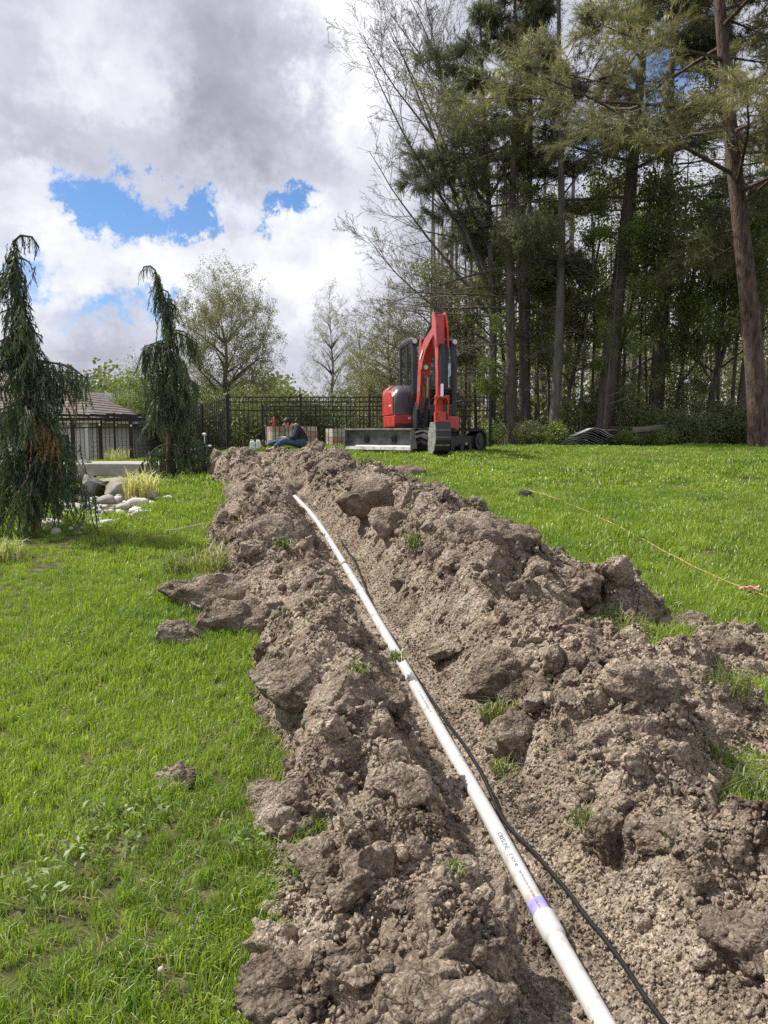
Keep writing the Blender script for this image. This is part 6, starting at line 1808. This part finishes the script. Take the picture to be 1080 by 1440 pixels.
# hero pine at the right edge
pine('tall_pine', 'tall red-brown pine trunk at the right edge with long olive boughs', 1068, 20.0, 17.5, .27, 101, 'bark_pine', 'needle_olive', 4.8, lambda h: np.interp(h, [4, 6, 9, 13, 17], [3.2, 4.6, 4.8, 3.6, 1.0]), (lr + .35, .40), 46, lean=-.14, sc=1.0, ang=4)
pine('tall_pine', 'dark pine standing close behind the excavator boom', 716, 24.8, 15.0, .19, 102, 'bark_dark', 'needle_dark', 3.2, lambda h: np.interp(h, [3, 6, 10, 16], [3.3, 3.5, 2.6, .5]), (lr, .2), 50, lean=-.004, sc=.9, dead_below=5.2, ang=5)
pine('tall_pine', 'pine with grey dead lower limbs at the left edge of the wood', 735, 26.0, 15.5, .18, 103, 'bark_grey', 'needle_olive', 2.0, lambda h: np.interp(h, [2, 5, 9, 14], [3.0, 3.2, 2.5, .8]), (lr, .2), 46, sc=.9, dead_below=4.5, leafiness=.75, ang=6)
pine('tall_pine', 'thick dark pine trunk leaning right behind the sheet pile', 846, 25.0, 17.0, .30, 104, 'bark_dark', 'needle_olive', 7.2, lambda h: np.interp(h, [5, 8, 12, 17], [3.8, 4.2, 3.2, 1.0]), (lr + .6, .3), 28, lean=.075, sc=1.1, ang=0, leafiness=.52)
pine('tall_pine', 'thick upright dark pine right of the wood planks', 921, 26.5, 17.0, .27, 105, 'bark_dark', 'needle_dark', 7.6, lambda h: np.interp(h, [5, 8, 12, 17], [3.4, 3.8, 3.0, 1.0]), (lr + .6, .25), 26, lean=.008, sc=1.1, ang=0, leafiness=.52)
pine('tall_pine', 'dark pine half hidden behind the red-brown pine at right', 1040, 24.0, 16.5, .24, 106, 'bark_dark', 'needle_dark', 7.0, lambda h: np.interp(h, [5, 8, 12, 16], [3.0, 3.4, 2.8, 1.0]), (lr + .6, .2), 24, lean=.055, sc=1.1, ang=2, leafiness=.52)
# bare maple with fine twigs towards the sky
MAP = dict(seg=[10, 10, 8, 6, 5], wob=[.06, .09, .12, .2, .25], trop=[.0, .012, .055, .04, .02], taper=[.55, .85, .85, .8, .7], sides=[10, 6, 4, 3, 3], n=[0, 15, 8, 5, 0], t0=[0, .2, .12, .12, 0], ang=[0, 48, 38, 38, 0], lr=[0, .40, .42, .45, 0], short=[0, .45, .4, .4, 0], rr=[0, .45, .5, .6, 0], max=4, leaf=4, leafn=2, leaft=.3, rmin=.0045)
def maple(label, px, Y, h, r, limbs, seed, leafmat, sc, lean=0.0):
    x = (px - 540) / F_PX * Y; g = Grow(seed)
    pts = [Vector((lean * h * t + .12 * math.sin(t * 5), .06 * math.cos(t * 6), h * t)) for t in np.linspace(0, 1, 15)]
    g.poly.append((pts, [r * (1 - .8 * k / 14) for k in range(15)], 10))
    for (hh, az, el, L) in limbs:
        i = min(int(hh / h * 14), 13); p = pts[i].lerp(pts[i + 1], hh / h * 14 - i); a = R(el)
        g.branch(p, (math.cos(az) * math.cos(a), math.sin(az) * math.cos(a), math.sin(a)), L, max(.016, L * .0085), 1, MAP)
    return finish_tree('bare_maple', label, 'tree', (x, Y, Hs(x, Y) - .05), g, 'bark_grey', leafmat, L_TY, sc, WG, split=.02)
crown_tree('twiggy_tree', 'grey twiggy tree with sparse olive leaves right behind the excavator', 612, 29.0, 2.95, 4.1, 4.5, 131, 'bark_grey', 'needle_olive', N_T, .55, WG, n=(30, 240, 1900), fork=1.0, r=.16, zbase=1.1, leafk=1, rise=.15, upb=.1)
crown_tree('twiggy_tree', 'lower twiggy tree at the left end of the wood beside the excavator', 548, 31.0, 2.0, 2.9, 3.2, 132, 'bark_grey', 'leaf_pale', L_SM, .5, WG, n=(22, 150, 1100), fork=.6, r=.12, zbase=1.1, leafk=2, rise=.4)
maple('bare grey maple spreading fine twigs left against the sky', 690, 26.0, 14.5, .15, [(3.4, PI + .1, 28, 5.6), (4.2, PI - .35, 48, 7.2), (5.0, PI + .35, 58, 8.4), (5.6, PI, 52, 8.2), (6.4, PI - .2, 64, 8.0), (7.2, PI + .5, 60, 7.0), (7.8, PI - .05, 46, 6.6), (8.6, PI + .2, 62, 6.2), (6.0, .4, 62, 6.0), (8.0, -.6, 58, 5.4), (9.2, PI - .5, 55, 5.6), (2.9, PI - .1, 18, 4.6), (10.0, PI + .1, 48, 5.4)], 111, 'bud', .3, lean=-.03)
maple('grey straight-trunked maple left of the sheet pile', 777, 24.0, 15, .17, [(6.5, 2.6, 45, 4), (7.5, .6, 45, 4), (8.5, 4.0, 50, 4), (9.5, 5.4, 50, 4), (10, 3.2, 55, 4), (5.0, 3.4, 30, 2.6)], 112, 'bud', .5)
# leafy understorey trees
US = dict(n=[11, 7, 5, 4, 0], t0=[.3, .2, .2, .15, 0], ang=[52, 42, 42, 45, 0], leafn=3)
for k, (px, Y, h, w, sd, lab, mt) in enumerate([(790, 28.5, 9.5, 2.6, 121, 'leafy young tree showing green between the pines', 'leaf_spring'), (868, 29.5, 10.5, 2.6, 122, 'taller leafy tree in the middle of the wood', 'leaf_bush'),
        (945, 27.0, 8.5, 2.4, 123, 'crooked leafy tree beside the upright dark pine', 'leaf_bush'), (985, 26.0, 8.0, 2.2, 124, 'thin leafy tree leaning left near the right edge', 'leaf_spring'), (1085, 28.0, 12.0, 2.8, 125, 'tall leafy tree behind the right edge pine', 'leaf_spring'), (715, 30.0, 8.5, 2.4, 126, 'leafy tree behind the bare maple trunk', 'leaf_bush')]):
    deciduous('understorey_tree', lab, px, Y, h, w, sd, 'bark_grey', mt, L_MD, .8, WG, US, r=.09, trunk=(-.03 * (k % 3) + .03, 0, 1))
# slim poles
rgp = random.Random(9)
for k, (px, Y, h, r, ln) in enumerate([(707, 25.0, 9, .06, 0), (728, 25.5, 10, .075, -.01), (740, 26.5, 8, .05, .02), (757, 28, 9, .05, 0), (819, 25.0, 8, .05, .01), (852, 23.8, 7.0, .045, .01), (830, 28, 9, .06, -.02), (890, 28, 9, .07, .02), (905, 27, 8, .05, -.01), (960, 28, 10, .08, -.03), (1012, 25, 8, .06, -.02), (1030, 24.6, 9, .07, .0), (685, 29, 9, .06, 0), (650, 30, 9, .07, .01), (665, 31, 10, .07, -.01), (770, 31, 10, .08, 0), (625, 31, 8, .06, .0), (875, 31, 10, .09, .0), (1000, 30, 11, .1, 0), (1060, 29, 10, .09, .0)]):
    x = (px - 540) / F_PX * Y; g = Grow(900 + k); pts = [Vector((ln * h * t + .1 * math.sin(t * 4 + k), .08 * math.sin(t * 5), h * t)) for t in np.linspace(0, 1, 10)]
    g.poly.append((pts, [r * (1 - .75 * q / 9) for q in range(10)], 7))
    for j in range(16):
        t = rgp.uniform(.15, .98); i = min(int(t * 9), 8); az = rgp.uniform(0, 6.28); Q = dict(MAP); Q.update(n=[0, 9, 5, 0, 0], max=3, leaf=3, leafn=1)
        g.branch(pts[i].lerp(pts[i + 1], t * 9 - i), (math.cos(az), math.sin(az), rgp.uniform(-.15, .5)), rgp.uniform(.7, 2.2) * (1.1 - .5 * t), .012, 1, Q, leafy=rgp.random() < .6)
    side = ['left of the grey maple', 'left of the grey maple', 'left of the grey maple', 'left of the grey maple', 'at the sheet pile', 'before the leaning dark pine', 'behind the sheet pile', 'behind the planks', 'beside the upright pine', 'right of the upright pine', 'left of the right edge pine', 'close left of the right edge pine', 'beside the fence corner', 'behind the excavator boom', 'behind the excavator boom', 'behind the grey maple', 'behind the excavator cab', 'behind the planks', 'near the right edge', 'behind the right edge pine'][k]
    finish_tree('slim_tree', '%s slim dark pole of a young tree %s' % (['very thin', 'thin', 'twiggy', 'pale', 'straight', 'bare', 'slender', 'wiry', 'spindly', 'small', 'leaning', 'upright', 'faint', 'far', 'distant', 'shaded', 'hidden', 'dim', 'remote', 'obscured'][k], side), 'tree', (x, Y, Hs(x, Y) - .05), g, 'bark_grey' if k % 2 else 'bark_dark', 'leaf_spring', L_SM, .7, WG, split=.02)
# low shrubs at the edge of the wood
SG = 'low shrubs along the edge of the wood'
for k, (px, Y, h, w, mt, lab) in enumerate([(690, 23.2, .75, .45, 'leaf_spring', 'low leafy shrub at the fence end beside the tracks'), (745, 23.4, .75, .5, 'leaf_bush', 'low shrub left of the grey maple foot'), (780, 22.9, .7, .35, 'leaf_spring', 'low shrub before the sheet pile'), (900, 24.5, 1.3, .9, 'leaf_bush', 'shrub behind the wood planks'),
        (945, 23.4, 1.0, .8, 'leaf_bush', 'shrub right of the wood planks'), (985, 23.2, .95, .8, 'leaf_bush', 'wide shrub between planks and right edge pine'), (1020, 23.8, 1.3, .7, 'leaf_bush', 'shrub left of the right edge pine foot'), (1090, 22.5, 1.2, .7, 'leaf_bush', 'shrub right of the right edge pine'), (815, 26, 1.6, 1.0, 'leaf_bush', 'taller shrub behind the sheet pile'), (860, 27, 2.2, 1.2, 'leaf_bush', 'tall shrub in the shade behind the leaning pine'), (720, 27, 1.6, 1.0, 'leaf_bush', 'shrub in the shade left of the maple'), (965, 26, 2.4, 1.2, 'leaf_bush', 'tall shrub in the shade of the right pines'), (925, 22.9, .55, .5, 'leaf_spring', 'small bright shrub at the lawn edge right of the planks'), (880, 23.0, .4, .4, 'leaf_spring', 'small weed-like shrub before the planks'), (1055, 23.0, .7, .5, 'leaf_bush', 'little shrub at the foot of the right edge pine')]):
    shrub('wood_shrub', lab, px, Y, h, w, 60 + k, mt, L_SM, .55 if h < 1 else .8, SG, 260 if h < 1 else 380)

# ---- depth of the wood: one mass of far stems and leaves
def far_wood():
    rg = np.random.default_rng(77); polys = []
    for k in range(150):
        Y = rg.uniform(33, 62); x = rg.uniform(.06, .62) * Y; h = rg.uniform(8, 16); l = rg.normal(0, .03)
        pts = [Vector((x + l * h * t, Y, .8 + h * t)) for t in (0, .33, .66, 1)]; r = rg.uniform(.06, .2); polys.append((pts, [r, r * .8, r * .55, r * .2], 5))
    V, Q = tubes(polys)
    n = 4000
    Y = rg.uniform(32, 60, n); x = rg.uniform(.02, .64, n) * Y; zt = np.interp(x / Y, [0, .05, .12, .3, .6], [3, 4, 6, 7, 7]); z = .9 + zt * rg.random(n) ** 1.7
    k = fbm(x * .45, Y * .45, z * .5, seed=5, oct=2) > -.25
    P = np.stack([x, Y, z], 1)[k]
    temps = [leaf_temp(800 + q, 22, .55, .2, .12) for q in range(4)] + [(V, Q, None, 1)]
    pick = rg.integers(0, 4, len(P)); P = np.concatenate([P, [[0, 0, 0]]]); pick = np.append(pick, 4)
    rot = rg.uniform(0, 6.28, (len(P), 3)); rot[-1] = 0; sc = rg.uniform(.8, 1.4, len(P)); sc[-1] = 1
    me = scatter_mesh('far_wood', temps, P, rot, sc, pick, ['leaf_pale', 'bark_grey'])
    tag(scatter_obj('far_wood', me), 'dim depth of the wood behind the nearer trunks', 'wood', kind='stuff')
far_wood()
def far_treeline():
    rg = np.random.default_rng(78); n = 5000
    a = rg.uniform(-.62, .1, n); Y = rg.uniform(60, 85, n); z = 6.0 * rg.random(n) ** 1.3 * (.7 + .3 * np.sin(a * 30))
    P = np.stack([a * Y, Y, .3 + z], 1); temps = [leaf_temp(820 + q, 22, 1.0, .4, .25) for q in range(3)]
    me = scatter_mesh('far_treeline', temps, P, rg.uniform(0, 6.28, (n, 3)), rg.uniform(.8, 1.3, n), rg.integers(0, 3, n), ['leaf_bush'])
    tag(scatter_obj('far_treeline', me), 'low dark treeline far behind the houses and fence', 'wood', kind='stuff')
far_treeline()

# ------------------------------------------------------------------ sheet pile, stones and planks at the edge of the wood
solid('sheet_grey', (0.22, 0.225, 0.235), 0.6, metal=0.0, var=0.35, scale=4)
solid('sheet_pale', (0.50, 0.51, 0.52), 0.5, metal=0.0, var=0.3, scale=4)
solid('wall_stone', (0.15, 0.14, 0.125), 0.9, var=0.35, scale=3, bump=0.01, space='World')
solid('plank_old', (0.23, 0.19, 0.155), 0.85, var=0.3, scale=5, stretch=(.3, 3, 3), bump=0.004)
solid('plank_dark', (0.10, 0.08, 0.065), 0.9, var=0.3, scale=5, stretch=(.3, 3, 3), bump=0.004)
def build_piles():
    p = at(800, 628, 23.0); root = thing('sheet_pile', 'pile of curved grey metal sheets at the wood edge', 'sheets', (p.x, p.y, Hs(p.x, p.y)), -.1)
    rg = random.Random(4)
    for k in range(11):
        w = 1.20 - .035 * k; z0 = .02 + k * .040 + rg.uniform(-.006, .006); sh = -.42 + .085 * k + rg.uniform(-.03, .03)
        pts = []
        for t in np.linspace(0, 1, 14):
            pts.append((sh + w * t - .1, z0 + .20 * math.sin(PI * min(1, t * 1.0)) ** 1.3 * (1 - .45 * t) - .05 * t + (.05 * (1 - t) if k > 6 else 0)))
        m = MB(); m.prism(pts + [(a, b - .012) for a, b in reversed(pts)], -.45 + rg.uniform(-.06, .06), .45 + rg.uniform(-.06, .06), 'xz'); m.build('sheet', 'sheet_pale' if k in (9, 10) else 'sheet_grey', root, smooth=True)
    p = at(862, 627, 23.3); root = thing('stone_stack', 'loose stack of dark flat stones between sheet pile and planks', 'stones', (p.x, p.y, Hs(p.x, p.y)))
    mesh = []
    for k in range(4):
        V, T = rock_shape(600 + k, 3, (.17, .13, .04), .2, 1.2, .8); me = np_mesh('stone', V, None, T, smooth=False); me.materials.append(MATS['wall_stone']); mesh.append(me)
    for r in range(8):
        for c in range(3 if r < 5 else 2):
            link_mesh('stone', mesh[(r * 3 + c) % 4], parent=root, loc=(-.28 + c * .28 + rg.uniform(-.05, .05), rg.uniform(-.12, .12), .04 + r * .066), rot=(0, 0, rg.uniform(-.4, .4)))
    p = at(905, 627, 23.2); gz = Hs(p.x, p.y); root = thing('plank_pile', 'weathered wooden beams stacked on short blocks at the wood edge', 'planks', (p.x, p.y, gz))
    for (x, z, l, h, rot_, mt, y) in ((.08, .56, .98, .15, -.09, 'plank_old', -.15), (.12, .40, .85, .12, 0, 'plank_dark', -.1), (.1, .26, .8, .12, 0, 'plank_dark', -.1), (-.35, .60, 1.1, .06, 0, 'plank_dark', .35), (.1, .44, .9, .1, .02, 'plank_old', .3)):
        MB().box((x, y, z), (l, .2, h), Euler((0, rot_, .12))).build('beam', mt, root, bevel=.006)
    for x in (-.30, -.19, -.08, .32): MB().box((x, -.1, .11), (.09, .18, .2)).build('block', 'plank_old' if x < 0 else 'plank_dark', root, bevel=.005)
build_piles()
